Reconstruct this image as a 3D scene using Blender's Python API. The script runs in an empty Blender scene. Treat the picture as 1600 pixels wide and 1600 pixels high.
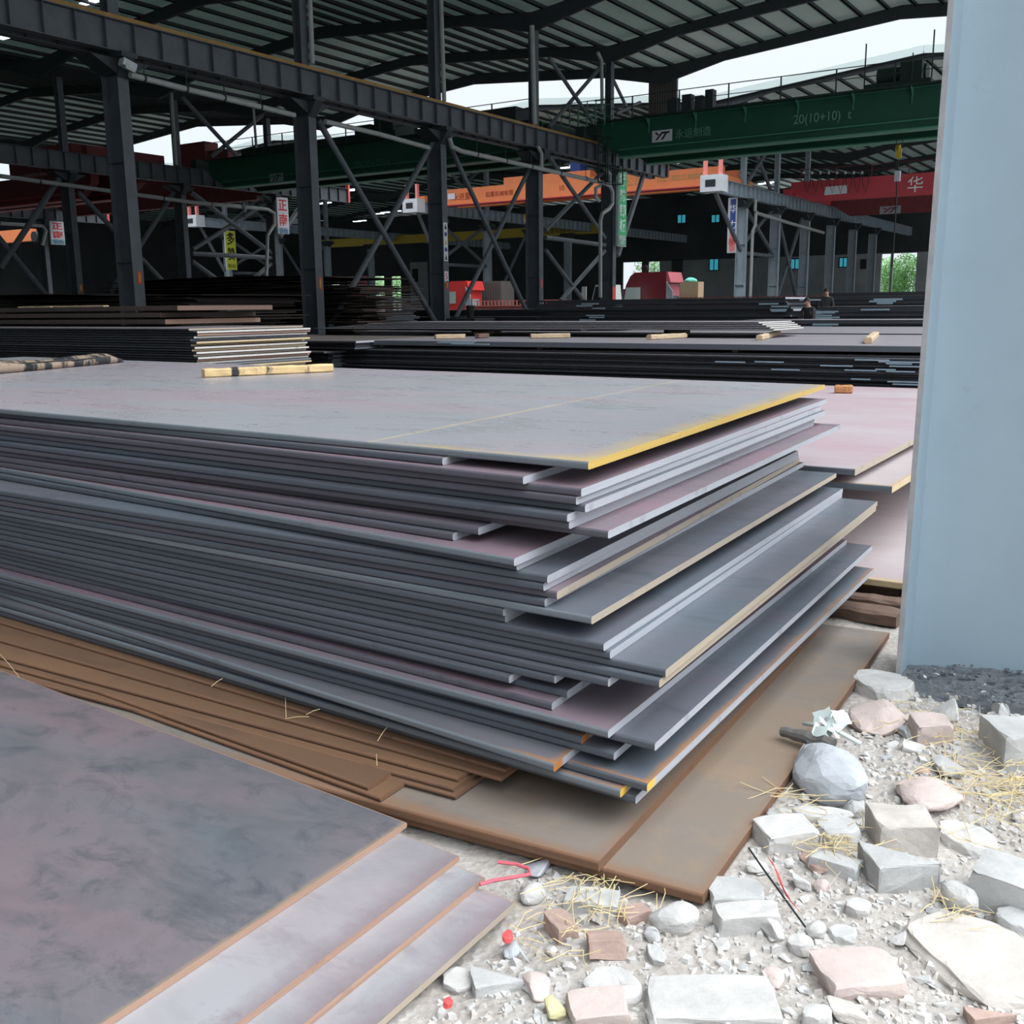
import bpy, bmesh, math, random
import numpy as np
from mathutils import Vector, Matrix, noise

# ------------------------------------------------------------------ camera
PI = math.pi
scn = bpy.context.scene
COL = scn.collection
FPX = 1610.0
PITCH, ROLL, YAW, CAMZ = math.radians(11.24), math.radians(0.6), math.radians(33.2), 1.6
# world frame: X runs along the crane runways (away, to the right), Y to the left, Z up
F0 = np.array([math.cos(YAW), math.sin(YAW), 0]); R0 = np.array([math.sin(YAW), -math.cos(YAW), 0]); U0 = np.array([0, 0, 1.0])
FW = F0*math.cos(PITCH) - U0*math.sin(PITCH); UP = F0*math.sin(PITCH) + U0*math.cos(PITCH)
RT = R0*math.cos(ROLL) - UP*math.sin(ROLL); UP = UP*math.cos(ROLL) + R0*math.sin(ROLL)
CAM = np.array([0, 0, CAMZ])
cd = bpy.data.cameras.new('camera'); cam = bpy.data.objects.new('camera', cd); COL.objects.link(cam)
cd.sensor_width = 36; cd.lens = FPX/1600*36; cd.clip_start = .05; cd.clip_end = 1000
M = Matrix(((RT[0], UP[0], -FW[0], 0), (RT[1], UP[1], -FW[1], 0), (RT[2], UP[2], -FW[2], CAMZ), (0, 0, 0, 1)))
cam.matrix_world = M
scn.camera = cam

def ray(x, y): return FW + RT*(x-800)/FPX + UP*(800-y)/FPX
def atz(x, y, z): d = ray(x, y); return Vector(CAM + d*(z-CAMZ)/d[2])
def atY(x, y, Y): d = ray(x, y); return Vector(CAM + d*Y/d[1])
def atX(x, y, X): d = ray(x, y); return Vector(CAM + d*X/d[0])

# ------------------------------------------------------------------ light
scn.view_settings.view_transform = 'Standard'; scn.view_settings.look = 'None'
scn.view_settings.gamma = 1; scn.view_settings.use_curve_mapping = False
scn.view_settings.exposure = 0.45
w = bpy.data.worlds.new('overcast_sky'); scn.world = w; w.use_nodes = True
nt = w.node_tree; nt.nodes.clear()
out = nt.nodes.new('ShaderNodeOutputWorld'); bg = nt.nodes.new('ShaderNodeBackground')
tc = nt.nodes.new('ShaderNodeTexCoord'); sx = nt.nodes.new('ShaderNodeSeparateXYZ')
cr = nt.nodes.new('ShaderNodeValToRGB'); st = nt.nodes.new('ShaderNodeValToRGB')
nt.links.new(tc.outputs['Generated'], sx.inputs[0]); nt.links.new(sx.outputs['Z'], cr.inputs[0]); nt.links.new(sx.outputs['Z'], st.inputs[0])
cr.color_ramp.elements[0].position = 0.0; cr.color_ramp.elements[0].color = (.80, .88, .96, 1)
cr.color_ramp.elements[1].position = 1.0; cr.color_ramp.elements[1].color = (.90, .95, 1.0, 1)
st.color_ramp.elements[0].position = 0.02; st.color_ramp.elements[0].color = (.255, .255, .255, 1)
e_ = st.color_ramp.elements.new(.30); e_.color = (.275, .275, .275, 1)
st.color_ramp.elements[-1].position = 0.8; st.color_ramp.elements[-1].color = (1.1, 1.1, 1.1, 1); pass
mm = nt.nodes.new('ShaderNodeMath'); mm.operation = 'MULTIPLY'; mm.inputs[1].default_value = 3.0
nt.links.new(st.outputs[0], mm.inputs[0]); nt.links.new(mm.outputs[0], bg.inputs['Strength'])
nt.links.new(cr.outputs[0], bg.inputs['Color']); nt.links.new(bg.outputs[0], out.inputs[0])
sl = bpy.data.lights.new('sun', 'SUN'); sun = bpy.data.objects.new('sun', sl); COL.objects.link(sun)
sl.energy = 1.4; sl.angle = math.radians(50); sl.color = (1.0, .98, .96)
sd = Vector((-0.25, 0.75, -1.0)).normalized()      # travelling direction of the light (from the open side)
sun.rotation_euler = sd.to_track_quat('-Z', 'Y').to_euler()

# ------------------------------------------------------------------ materials
MATS = {}
def srgb(r, g, b):
    f = lambda c: (c/255/12.92) if c/255 <= .04045 else ((c/255+.055)/1.055)**2.4
    return (f(r), f(g), f(b), 1)
class NG:
    def __init__(s, name):
        s.m = bpy.data.materials.new(name); s.m.use_nodes = True; s.t = s.m.node_tree
        s.b = s.t.nodes['Principled BSDF']; MATS[name] = s.m
    def n(s, t, **k):
        x = s.t.nodes.new(t)
        for a, v in k.items(): setattr(x, a, v)
        return x
    def l(s, a, b): s.t.links.new(a, b)
    def coords(s, kind='Object', scale=(1, 1, 1), rand=True):
        tc = s.n('ShaderNodeTexCoord'); mp = s.n('ShaderNodeMapping'); mp.inputs['Scale'].default_value = scale
        s.l(tc.outputs[kind], mp.inputs[0])
        if rand:
            oi = s.n('ShaderNodeObjectInfo'); mu = s.n('ShaderNodeMath', operation='MULTIPLY'); mu.inputs[1].default_value = 57.0
            s.l(oi.outputs['Random'], mu.inputs[0]); s.l(mu.outputs[0], mp.inputs['Location'])
        return mp.outputs[0]
    def noise(s, v, scale, detail=5, rough=.6, dist=0):
        x = s.n('ShaderNodeTexNoise'); x.inputs['Scale'].default_value = scale; x.inputs['Detail'].default_value = detail
        x.inputs['Roughness'].default_value = rough; x.inputs['Distortion'].default_value = dist; s.l(v, x.inputs['Vector']); return x.outputs['Fac']
    def ramp(s, f, stops):
        r = s.n('ShaderNodeValToRGB'); e = r.color_ramp.elements
        while len(e) < len(stops): e.new(.5)
        for i, (p, c) in enumerate(stops):
            e[i].position = p; e[i].color = c if len(c) == 4 else (*c, 1)
        s.l(f, r.inputs[0]); return r.outputs[0]
    def mix(s, f, a, b, mode='MIX'):
        x = s.n('ShaderNodeMix', data_type='RGBA', blend_type=mode)
        if isinstance(f, (int, float)): x.inputs[0].default_value = f
        else: s.l(f, x.inputs[0])
        for sock, v in ((6, a), (7, b)):
            if isinstance(v, tuple): x.inputs[sock].default_value = v
            else: s.l(v, x.inputs[sock])
        return x.outputs[2]
    def bump(s, h, strength=.3, dist=.01):
        b = s.n('ShaderNodeBump'); b.inputs['Strength'].default_value = strength; b.inputs['Distance'].default_value = dist
        s.l(h, b.inputs['Height']); s.l(b.outputs[0], s.b.inputs['Normal'])
    def set(s, col=None, rough=.6, metal=0, spec=.5):
        if col is not None:
            if isinstance(col, tuple): s.b.inputs['Base Color'].default_value = col
            else: s.l(col, s.b.inputs['Base Color'])
        if isinstance(rough, (int, float)): s.b.inputs['Roughness'].default_value = rough
        else: s.l(rough, s.b.inputs['Roughness'])
        s.b.inputs['Metallic'].default_value = metal; s.b.inputs['Specular IOR Level'].default_value = spec
        return s.m
BW = lambda a, b: [(a, (0, 0, 0)), (b, (1, 1, 1))]

def paint(name, col, rough=.5, var=.25, dirt=None, scale=1.5, metal=0):
    g = NG(name); v = g.coords(); n = g.noise(v, scale, 6, .65)
    dark = tuple(c*(1-var) for c in col[:3])+(1,)
    c = g.mix(g.ramp(n, BW(.35, .7)), dark, col)
    if dirt:
        n2 = g.noise(v, scale*3.1, 8, .75); c = g.mix(g.ramp(n2, BW(.62, .72)), c, dirt)
    return g.set(c, rough, metal)
def flat(name, col, rough=.6, metal=0): return NG(name).set(col, rough, metal)
def emit(name, col, s):
    g = NG(name); g.set(col); g.b.inputs['Emission Color'].default_value = col; g.b.inputs['Emission Strength'].default_value = s; return g.m

def steel(name, base, tint, dark, rough=.42, rust=None, rustfac=(.62, .78), edge=None, blotch=None, seam=None):
    """mill-scale steel plate: streaks along the long side, tinted patches, faint scuffs; optional rust along the rim (x near 0) and at the corner"""
    g = NG(name)
    v = g.coords(scale=(1, .35, 1)); a = g.noise(v, 1.3, 5, .55, .4); b = g.noise(v, 4.5, 8, .7, .3)
    c = g.mix(g.ramp(a, BW(.40, .62)), base, tint)
    c = g.mix(g.ramp(b, BW(.55, .80)), c, dark)
    if blotch:
        b2 = g.noise(g.coords(scale=(1, .7, 1)), 7, 9, .75, .6); c = g.mix(g.ramp(b2, [(blotch-.04, (0, 0, 0)), (blotch+.12, (.8, .8, .8))]), c, dark)
        b3 = g.noise(g.coords(scale=(1, .6, 1)), 2.2, 9, .72, .5); c = g.mix(g.ramp(b3, [(.46, (0, 0, 0)), (.66, (.6, .6, .6))]), c, tuple(x*.62 for x in base[:3])+(1,))
    if seam:
        tc0 = g.n('ShaderNodeTexCoord'); sp0 = g.n('ShaderNodeSeparateXYZ'); g.l(tc0.outputs['Object'], sp0.inputs[0])
        mr = g.n('ShaderNodeMath', operation='SUBTRACT'); g.l(sp0.outputs['Y'], mr.inputs[0]); mr.inputs[1].default_value = seam
        ab = g.n('ShaderNodeMath', operation='ABSOLUTE'); g.l(mr.outputs[0], ab.inputs[0]); nz = g.noise(g.coords(), 8, 6, .8); ad_ = g.n('ShaderNodeMath', operation='MULTIPLY_ADD'); g.l(nz, ad_.inputs[0]); ad_.inputs[1].default_value = .03; g.l(ab.outputs[0], ad_.inputs[2])
        c = g.mix(g.ramp(ad_.outputs[0], [(.016, (.8, .8, .8)), (.032, (0, 0, 0))]), c, (.60, .50, .33, 1))
    v2 = g.coords(scale=(.6, 6, 1)); sc = g.noise(v2, 6, 8, .8)
    c = g.mix(g.ramp(sc, BW(.66, .74)), c, tuple(min(1, x*1.5) for x in base[:3])+(1,))
    if rust is not None:
        r = g.noise(g.coords(), 2.6, 8, .75, .2)
        c = g.mix(g.ramp(r, BW(*rustfac)), c, rust)
    if edge is not None:
        ecol, wid = edge                                     # rim rust: local x from 0, wavering
        tc = g.n('ShaderNodeTexCoord'); sp = g.n('ShaderNodeSeparateXYZ'); g.l(tc.outputs['Object'], sp.inputs[0])
        nn = g.noise(g.coords(scale=(1, 1.2, 1)), 2.2, 8, .8)
        ad = g.n('ShaderNodeMath', operation='MULTIPLY_ADD'); g.l(nn, ad.inputs[0]); ad.inputs[1].default_value = -wid*2.6; g.l(sp.outputs['X'], ad.inputs[2])
        f = g.n('ShaderNodeMapRange'); f.inputs['From Min'].default_value = -wid*1.15; f.inputs['From Max'].default_value = -wid*.25
        f.inputs['To Min'].default_value = .85; f.inputs['To Max'].default_value = 0; g.l(ad.outputs[0], f.inputs[0])
        c = g.mix(f.outputs[0], c, ecol)
        ay = g.n('ShaderNodeMath', operation='MULTIPLY_ADD'); g.l(nn, ay.inputs[0]); ay.inputs[1].default_value = -wid*2.0; g.l(sp.outputs['Y'], ay.inputs[2])
        f2 = g.n('ShaderNodeMapRange'); f2.inputs['From Min'].default_value = -wid*1.1; f2.inputs['From Max'].default_value = -wid*.2
        f2.inputs['To Min'].default_value = .7; f2.inputs['To Max'].default_value = 0; g.l(ay.outputs[0], f2.inputs[0])
        c = g.mix(f2.outputs[0], c, ecol)
    rr = g.ramp(b, [(.3, (rough-.08,)*3), (.8, (rough+.14,)*3)])
    g.set(c, rr, .0, .6); g.bump(b, .08, .01)
    return g.m

SEAM = .92
BLUE = (.105, .128, .155, 1); PINK = (.165, .125, .150, 1); DKB = (.055, .068, .082, 1)
steel('steel_blue', BLUE, (.125, .125, .150, 1), DKB, .38)
steel('steel_pink', (.19, .16, .185, 1), (.25, .165, .20, 1), (.12, .11, .135, 1), .42)
steel('steel_corner_rust', BLUE, (.15, .135, .15, 1), DKB, .45, edge=((.42, .19, .06, 1), .035))
steel('steel_top', (.34, .35, .375, 1), (.38, .325, .36, 1), (.26, .27, .295, 1), .30, edge=((.60, .44, .18, 1), .13), rust=(.50, .42, .30, 1), rustfac=(.66, .95), seam=SEAM)
steel('steel_fore', (.125, .145, .165, 1), (.185, .145, .16, 1), (.055, .065, .078, 1), .5, edge=((.36, .26, .15, 1), .022), blotch=.55)
steel('steel_fore_light', (.35, .35, .37, 1), (.32, .28, .30, 1), (.20, .165, .185, 1), .45, edge=((.20, .15, .165, 1), .085), blotch=.60)
steel('steel_pinkyard', (.42, .36, .38, 1), (.40, .29, .32, 1), (.30, .26, .29, 1), .5)
steel('steel_paleyard', (.44, .39, .39, 1), (.40, .33, .34, 1), (.31, .27, .28, 1), .5, edge=((.50, .33, .15, 1), .06))
steel('steel_rusty', (.185, .165, .15, 1), (.22, .165, .12, 1), (.12, .11, .105, 1), .7, rust=(.29, .20, .125, 1), rustfac=(.5, .8), edge=((.22, .125, .075, 1), .05))
steel('rust_plate', (.13, .07, .038, 1), (.17, .09, .045, 1), (.08, .045, .03, 1), .85)
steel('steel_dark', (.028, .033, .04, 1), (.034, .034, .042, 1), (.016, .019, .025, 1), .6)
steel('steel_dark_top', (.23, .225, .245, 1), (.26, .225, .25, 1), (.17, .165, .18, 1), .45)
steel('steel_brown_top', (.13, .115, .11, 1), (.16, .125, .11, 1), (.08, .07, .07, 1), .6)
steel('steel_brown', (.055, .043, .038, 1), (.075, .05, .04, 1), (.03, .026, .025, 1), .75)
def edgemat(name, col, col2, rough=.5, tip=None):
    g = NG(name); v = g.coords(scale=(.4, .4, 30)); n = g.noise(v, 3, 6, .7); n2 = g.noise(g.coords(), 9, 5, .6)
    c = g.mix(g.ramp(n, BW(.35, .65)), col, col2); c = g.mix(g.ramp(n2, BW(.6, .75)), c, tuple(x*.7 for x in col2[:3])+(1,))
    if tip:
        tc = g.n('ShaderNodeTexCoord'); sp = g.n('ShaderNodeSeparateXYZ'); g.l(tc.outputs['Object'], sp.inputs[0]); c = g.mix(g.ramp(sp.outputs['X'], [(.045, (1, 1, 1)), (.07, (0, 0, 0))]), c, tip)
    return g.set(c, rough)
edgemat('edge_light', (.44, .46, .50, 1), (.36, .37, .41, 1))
edgemat('edge_tan', (.46, .38, .28, 1), (.36, .31, .26, 1))
edgemat('edge_yellow', (.62, .42, .09, 1), (.52, .35, .10, 1))
edgemat('edge_rust', (.20, .10, .055, 1), (.14, .075, .045, 1), .8)
edgemat('edge_pinkrust', (.42, .27, .19, 1), (.33, .20, .15, 1), .7)
edgemat('edge_rusttip', (.44, .46, .50, 1), (.36, .37, .41, 1), tip=(.42, .18, .06, 1)); edgemat('edge_yellowtip', (.44, .46, .50, 1), (.36, .37, .41, 1), tip=(.75, .47, .08, 1))
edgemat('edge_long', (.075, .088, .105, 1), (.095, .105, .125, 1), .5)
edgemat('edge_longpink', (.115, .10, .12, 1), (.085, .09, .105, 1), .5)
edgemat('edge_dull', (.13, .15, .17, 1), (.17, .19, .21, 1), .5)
edgemat('edge_white', (.70, .70, .68, 1), (.55, .52, .46, 1))
edgemat('edge_cream', (.60, .50, .28, 1), (.55, .42, .26, 1))
edgemat('edge_brownred', (.20, .12, .09, 1), (.15, .09, .07, 1))
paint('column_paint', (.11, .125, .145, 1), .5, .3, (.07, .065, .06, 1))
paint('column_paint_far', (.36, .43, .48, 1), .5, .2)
paint('pillar_paint', (.36, .46, .53, 1), .45, .10, (.31, .36, .41, 1), 2.0)
paint('rafter_paint', (.045, .055, .062, 1), .6, .2)
paint('brace_paint', (.14, .16, .18, 1), .5, .3)
paint('pipe_paint', (.42, .44, .43, 1), .5, .25)
paint('crane_green', (.016, .105, .062, 1), .45, .2, (.012, .06, .04, 1), .6)
paint('crane_green_light', (.07, .27, .18, 1), .45, .2)
paint('crane_green_dark', (.018, .045, .036, 1), .6, .2)
paint('crane_orange', (.92, .27, .10, 1), .5, .12, None, .5)
paint('crane_red', (.56, .06, .08, 1), .5, .15, None, .5)
paint('crane_darkred', (.20, .03, .035, 1), .6, .2)
paint('rail_yellow', (.42, .24, .06, 1), .6, .3, None, 3)
paint('white_paint', (.62, .65, .68, 1), .5, .15)
flat('red_post', (.70, .10, .08, 1)); flat('pink_post', (.75, .22, .2, 1))
flat('sign_white', (.75, .76, .8, 1)); flat('sign_red', (.72, .05, .06, 1)); flat('sign_green', (.04, .50, .20, 1))
flat('sign_yellow', (.62, .66, .06, 1)); flat('black', (.015, .015, .015, 1)); flat('sign_blue', (.03, .07, .28, 1)); flat('sign_cyan', (.35, .6, .62, 1))
flat('text_white', (.8, .85, .82, 1)); flat('text_greenpale', (.16, .36, .27, 1)); flat('text_redbrown', (.40, .07, .03, 1)); flat('text_gold', (.45, .30, .10, 1))
flat('sticker_red', (.55, .06, .03, 1)); flat('sticker_yellow', (.80, .50, .05, 1)); flat('pale_yellow', (.6, .6, .3, 1))
flat('dark_metal', (.03, .035, .04, 1), .5, .3); flat('glass_dark', (.03, .04, .05, 1), .1); flat('glass_pale', (.45, .55, .5, 1), .1)
paint('truck_red_shaded', (.20, .025, .035, 1), .3, .15); paint('truck_red_lit', (.62, .18, .21, 1), .35, .1); paint('truck_red_bright', (.75, .06, .06, 1), .35, .1)  # dark red holds the cab side's shade, paler red its lit rear
flat('rubber', (.02, .02, .02, 1), .8); flat('van_white', (.7, .72, .72, 1), .3); paint('deck_red', (.22, .05, .045, 1), .7, .3)
flat('hook_yellow', (.55, .40, .05, 1)); flat('mint', (.15, .62, .50, 1)); flat('cloth_black', (.02, .02, .025, 1), .9); flat('skin', (.42, .24, .17, 1)); flat('cloth_pants', (.06, .06, .08, 1), .9); flat('hair', (.01, .01, .01, 1), .7)
emit('lamp_skylight_glow', (.85, .95, 1, 1), 2.5); emit('window_sky_glow', (.06, .42, .55, 1), .38)  # glow also stands for sky light through roof panels and tinted panes
paint('leaf', (.22, .50, .14, 1), .7, .4, None, 3); paint('bark', (.12, .08, .05, 1), .9, .3)
paint('cladding', (.13, .12, .11, 1), .7, .15); paint('banner_pink', (.65, .22, .25, 1), .7, .2)
def wood(name, col, col2, char=False, charbias=.5):
    g = NG(name); v = g.coords(scale=(1, 12, 12)); n = g.noise(v, 4, 6, .7, .5); c = g.mix(g.ramp(n, BW(.35, .65)), col, col2)
    if char:
        k = g.noise(g.coords(scale=(3, 1, 1), rand=False), 2.4, 6, .65, .3); c = g.mix(g.ramp(k, BW(charbias, charbias+.07)), c, (.022, .024, .027, 1))
        k2 = g.noise(g.coords(), 25, 4, .6); c = g.mix(g.ramp(k2, BW(.68, .74)), c, (.30, .33, .35, 1))
    g.set(c, .75); g.bump(n, .4, .01); return g.m
wood('wood_pale', (.55, .42, .27, 1), (.46, .34, .22, 1)); wood('wood_yellow', (.70, .52, .26, 1), (.60, .42, .21, 1), True, .56)
wood('wood_charred', (.24, .19, .16, 1), (.36, .26, .17, 1), True, .46); wood('wood_rusty', (.10, .07, .055, 1), (.16, .09, .06, 1)); wood('wood_orange', (.55, .25, .10, 1), (.42, .18, .07, 1))
def rock(name, col, var, scale=6):
    g = NG(name); v = g.coords(); n = g.noise(v, scale, 8, .7); n2 = g.noise(v, scale*5, 6, .7)
    d = tuple(c*(1-var) for c in col[:3])+(1,)
    c = g.mix(g.ramp(n, BW(.35, .68)), d, col); c = g.mix(g.ramp(n2, BW(.55, .8)), c, tuple(x*.72 for x in col[:3])+(1,))
    g.set(c, .92, 0, .25); h = g.mix(.5, n, n2); g.bump(h, .55, .012); return g.m
rock('rock_white', (.63, .615, .595, 1), .28); rock('rock_grey', (.53, .53, .52, 1), .28); rock('rock_blue', (.50, .525, .56, 1), .2)
rock('rock_beige', (.60, .555, .51, 1), .25); rock('rock_pink', (.60, .50, .465, 1), .15); rock('rock_brick', (.50, .36, .31, 1), .3); rock('rock_yellow', (.66, .62, .36, 1), .2)
rock('gravel_dark', (.20, .215, .235, 1), .45, 30)
g = NG('rubble_ground'); v = g.coords(rand=False); n = g.noise(v, 5, 10, .75); n2 = g.noise(v, 38, 8, .75); vo = g.n('ShaderNodeTexVoronoi'); vo.inputs['Scale'].default_value = 45; g.l(v, vo.inputs['Vector'])
c = g.mix(g.ramp(n, BW(.32, .66)), (.40, .36, .32, 1), (.57, .545, .52, 1)); c = g.mix(g.ramp(n2, BW(.45, .7)), c, (.33, .30, .27, 1)); g.set(c, .95, 0, .2); g.bump(g.mix(.5, n2, vo.outputs['Distance']), .8, .015)
g = NG('floor_dirt'); v = g.coords(rand=False); n = g.noise(v, .5, 10, .7); g.set(g.mix(g.ramp(n, BW(.35, .65)), (.13, .125, .12, 1), (.22, .21, .20, 1)), .95)
g = NG('roof_sheet'); v = g.coords(rand=False); wv = g.n('ShaderNodeTexWave'); wv.bands_direction = 'X'; wv.inputs['Scale'].default_value = 1.6; g.l(v, wv.inputs['Vector']); n = g.noise(v, .12, 3, .5)
g.set(g.mix(g.ramp(n, BW(.35, .65)), (.55, .62, .60, 1), (.70, .76, .73, 1)), .55); g.bump(wv.outputs['Fac'], .5, .08)
tr_ = g.n('ShaderNodeBsdfTranslucent'); tr_.inputs[0].default_value = (.62, .80, .74, 1); mx_ = g.n('ShaderNodeMixShader'); mx_.inputs[0].default_value = .09      # slight translucency added to brighten the underside of the roof
g.l(g.b.outputs[0], mx_.inputs[1]); g.l(tr_.outputs[0], mx_.inputs[2]); g.l(mx_.outputs[0], g.t.nodes['Material Output'].inputs[0])
g = NG('wall_dark'); v = g.coords(rand=False); n = g.noise(v, .2, 6, .6); g.set(g.mix(g.ramp(n, BW(.35, .65)), (.045, .05, .055, 1), (.07, .075, .08, 1)), .8)
g = NG('wall_pale'); v = g.coords(rand=False); n = g.noise(v, .3, 6, .6); g.set(g.mix(g.ramp(n, BW(.35, .65)), (.30, .32, .34, 1), (.42, .44, .45, 1)), .8)
flat('straw', (.62, .50, .27, 1), .8); flat('ribbon_red', (.85, .10, .10, 1), .5); flat('string_red', (.65, .12, .16, 1), .6); flat('plastic_white', (.66, .74, .72, 1), .4)
flat('roof_edge_white', (.55, .62, .60, 1), .6); flat('text_grey', (.34, .37, .38, 1))

# ------------------------------------------------------------------ geometry helpers
class MB:
    def __init__(s): s.v = []; s.f = []; s.m = []
    def add(s, vs, fs, mi=0):
        o = len(s.v); s.v += [tuple(x) for x in vs]; s.f += [tuple(i+o for i in f) for f in fs]; s.m += [mi]*len(fs); return s
    def box(s, x0, y0, z0, x1, y1, z1, mi=0):
        x0, x1 = sorted((x0, x1)); y0, y1 = sorted((y0, y1)); z0, z1 = sorted((z0, z1))
        vs = [(x0, y0, z0), (x1, y0, z0), (x1, y1, z0), (x0, y1, z0), (x0, y0, z1), (x1, y0, z1), (x1, y1, z1), (x0, y1, z1)]
        return s.add(vs, [(3, 2, 1, 0), (4, 5, 6, 7), (0, 1, 5, 4), (1, 2, 6, 5), (2, 3, 7, 6), (3, 0, 4, 7)], mi)
    def bar(s, p, q, w, h, mi=0, up=(0, 0, 1)):
        p = Vector(p); q = Vector(q); d = (q-p).normalized(); a = d.cross(Vector(up))
        if a.length < 1e-4: a = d.cross(Vector((1, 0, 0)))
        a.normalize(); b = a.cross(d).normalized(); a *= w/2; b *= h/2
        vs = [p-a-b, p+a-b, p+a+b, p-a+b, q-a-b, q+a-b, q+a+b, q-a+b]
        return s.add(vs, [(3, 2, 1, 0), (4, 5, 6, 7), (0, 1, 5, 4), (1, 2, 6, 5), (2, 3, 7, 6), (3, 0, 4, 7)], mi)
    def tube(s, pts, r, n=10, mi=0, r2=None):
        pts = [Vector(p) for p in pts]; rings = []; prev = None
        for i, p in enumerate(pts):
            d = (pts[min(i+1, len(pts)-1)]-pts[max(i-1, 0)]).normalized()
            if prev is None:
                a = d.cross(Vector((0, 0, 1)))
                if a.length < 1e-3: a = d.cross(Vector((1, 0, 0)))
            else: a = prev-d*prev.dot(d)
            a.normalize(); prev = a; b = d.cross(a)
            rr = r if r2 is None else r+(r2-r)*i/(len(pts)-1)
            rings.append([p+(a*math.cos(t)+b*math.sin(t))*rr for t in [2*PI*k/n for k in range(n)]])
        vs = [v for R in rings for v in R]; fs = []
        for i in range(len(pts)-1):
            for k in range(n): fs.append((i*n+k, i*n+(k+1) % n, (i+1)*n+(k+1) % n, (i+1)*n+k))
        fs.append(tuple(range(n-1, -1, -1))); fs.append(tuple((len(pts)-1)*n+k for k in range(n)))
        return s.add(vs, fs, mi)
    def prism(s, poly, d, mi=0):
        """poly: 3-D points (planar, any order consistent); d: extrusion vector"""
        n = len(poly); vs = [Vector(p) for p in poly]+[Vector(p)+Vector(d) for p in poly]
        fs = [tuple(range(n-1, -1, -1)), tuple(range(n, 2*n))]+[(i, (i+1) % n, n+(i+1) % n, n+i) for i in range(n)]
        return s.add(vs, fs, mi)
    def build(s, name, mats, parent=None, loc=None, smooth=False):
        me = bpy.data.meshes.new(name); me.from_pydata(s.v, [], s.f)
        for m in ([mats] if isinstance(mats, str) else mats): me.materials.append(MATS[m])
        if any(s.m): me.polygons.foreach_set('material_index', s.m)
        if smooth: me.polygons.foreach_set('use_smooth', [True]*len(s.f))
        bm = bmesh.new(); bm.from_mesh(me); bmesh.ops.recalc_face_normals(bm, faces=bm.faces); bm.to_mesh(me); bm.free()
        o = bpy.data.objects.new(name, me); COL.objects.link(o)
        if loc is not None:
            me.transform(Matrix.Translation(-Vector(loc))); o.location = loc
        if parent is not None:
            o.parent = parent
            o.matrix_parent_inverse = Matrix.Translation(-WL(parent))
        return o
def WL(o):
    v = Vector((0, 0, 0))
    while o is not None: v = v+Vector(o.location)+(o.matrix_parent_inverse.translation if o.parent else Vector()); o = o.parent
    return v
def tag(o, label=None, cat=None, group=None, kind=None):
    if label: o['label'] = label
    if cat: o['category'] = cat
    if group: o['group'] = group
    if kind: o['kind'] = kind
    return o
def thing(name, loc, label, cat, group=None):
    o = bpy.data.objects.new(name, None); COL.objects.link(o); o.location = loc; o.empty_display_size = .2
    return tag(o, label, cat, group)
def struct(o): o['kind'] = 'structure'; return o
def text(name, s, loc, right, up, size, mat, parent, w=None, bold=0):
    cu = bpy.data.curves.new(name, 'FONT'); cu.body = s; cu.size = size; cu.align_x = 'CENTER'; cu.align_y = 'CENTER'; cu.extrude = .004; cu.offset = bold; cu.space_line = .78 if '\n' in s else 1
    tmp = bpy.data.objects.new('tmp', cu); COL.objects.link(tmp); bpy.context.view_layer.update()
    me = bpy.data.meshes.new_from_object(tmp.evaluated_get(bpy.context.evaluated_depsgraph_get()))
    bpy.data.objects.remove(tmp)
    r = Vector(right).normalized(); u = Vector(up).normalized(); n = r.cross(u)
    sc = 1
    if w and len(me.vertices):
        xs = [v.co.x for v in me.vertices]; sc = w/(max(xs)-min(xs))
    Mx = Matrix(((r.x*sc, u.x, n.x, 0), (r.y*sc, u.y, n.y, 0), (r.z*sc, u.z, n.z, 0), (0, 0, 0, 1)))
    me.transform(Matrix.Translation(Vector(loc)) @ Mx); me.materials.clear(); me.materials.append(MATS[mat]); me.name = name
    o = bpy.data.objects.new(name, me); COL.objects.link(o); o.parent = parent
    if parent is not None: o.matrix_parent_inverse = Matrix.Translation(-WL(parent))
    return o
ORD = ['first', 'second', 'third', 'fourth', 'fifth', 'sixth', 'seventh', 'eighth', 'ninth', 'tenth', 'eleventh', 'twelfth', 'thirteenth', 'fourteenth', 'fifteenth', 'sixteenth', 'seventeenth', 'eighteenth', 'nineteenth', 'twentieth', 'twenty-first', 'twenty-second', 'twenty-third', 'twenty-fourth', 'twenty-fifth', 'twenty-sixth', 'twenty-seventh', 'twenty-eighth', 'twenty-ninth', 'thirtieth', 'thirty-first', 'thirty-second', 'thirty-third', 'thirty-fourth', 'thirty-fifth', 'thirty-sixth', 'thirty-seventh', 'thirty-eighth']

# ================================================================== STRUCTURE
# ---- floors
NX, NY = 150, 150
def gz(x, y):
    h = .035*noise.noise(Vector((x*1.3, y*1.3, 0)))+.022*noise.noise(Vector((x*4, y*4, 3)))+.008*noise.noise(Vector((x*13, y*13, 7)))
    h += .02*max(0, min(1, (2.2-x)))+.012
    if y > 1.15: h = h*max(0, 1-(y-1.15)*1.0)
    return max(-.02, h*1.0)
m = MB(); vs = []; x0, x1, y0, y1 = -1.5, 9.0, -6.0, 2.6
for i in range(NX*2+1):
    for j in range(NY+1):
        x = x0+(x1-x0)*i/(NX*2); y = y0+(y1-y0)*j/NY
        z = gz(x, y)
        if y > 1.2 and x > 2.05: z = min(z, .012)
        vs.append((x, y, z))
fs = [(i*(NY+1)+j, (i+1)*(NY+1)+j, (i+1)*(NY+1)+j+1, i*(NY+1)+j+1) for i in range(NX*2) for j in range(NY)]
m.add(vs, fs); struct(m.build('floor', 'rubble_ground', smooth=True))
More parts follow.
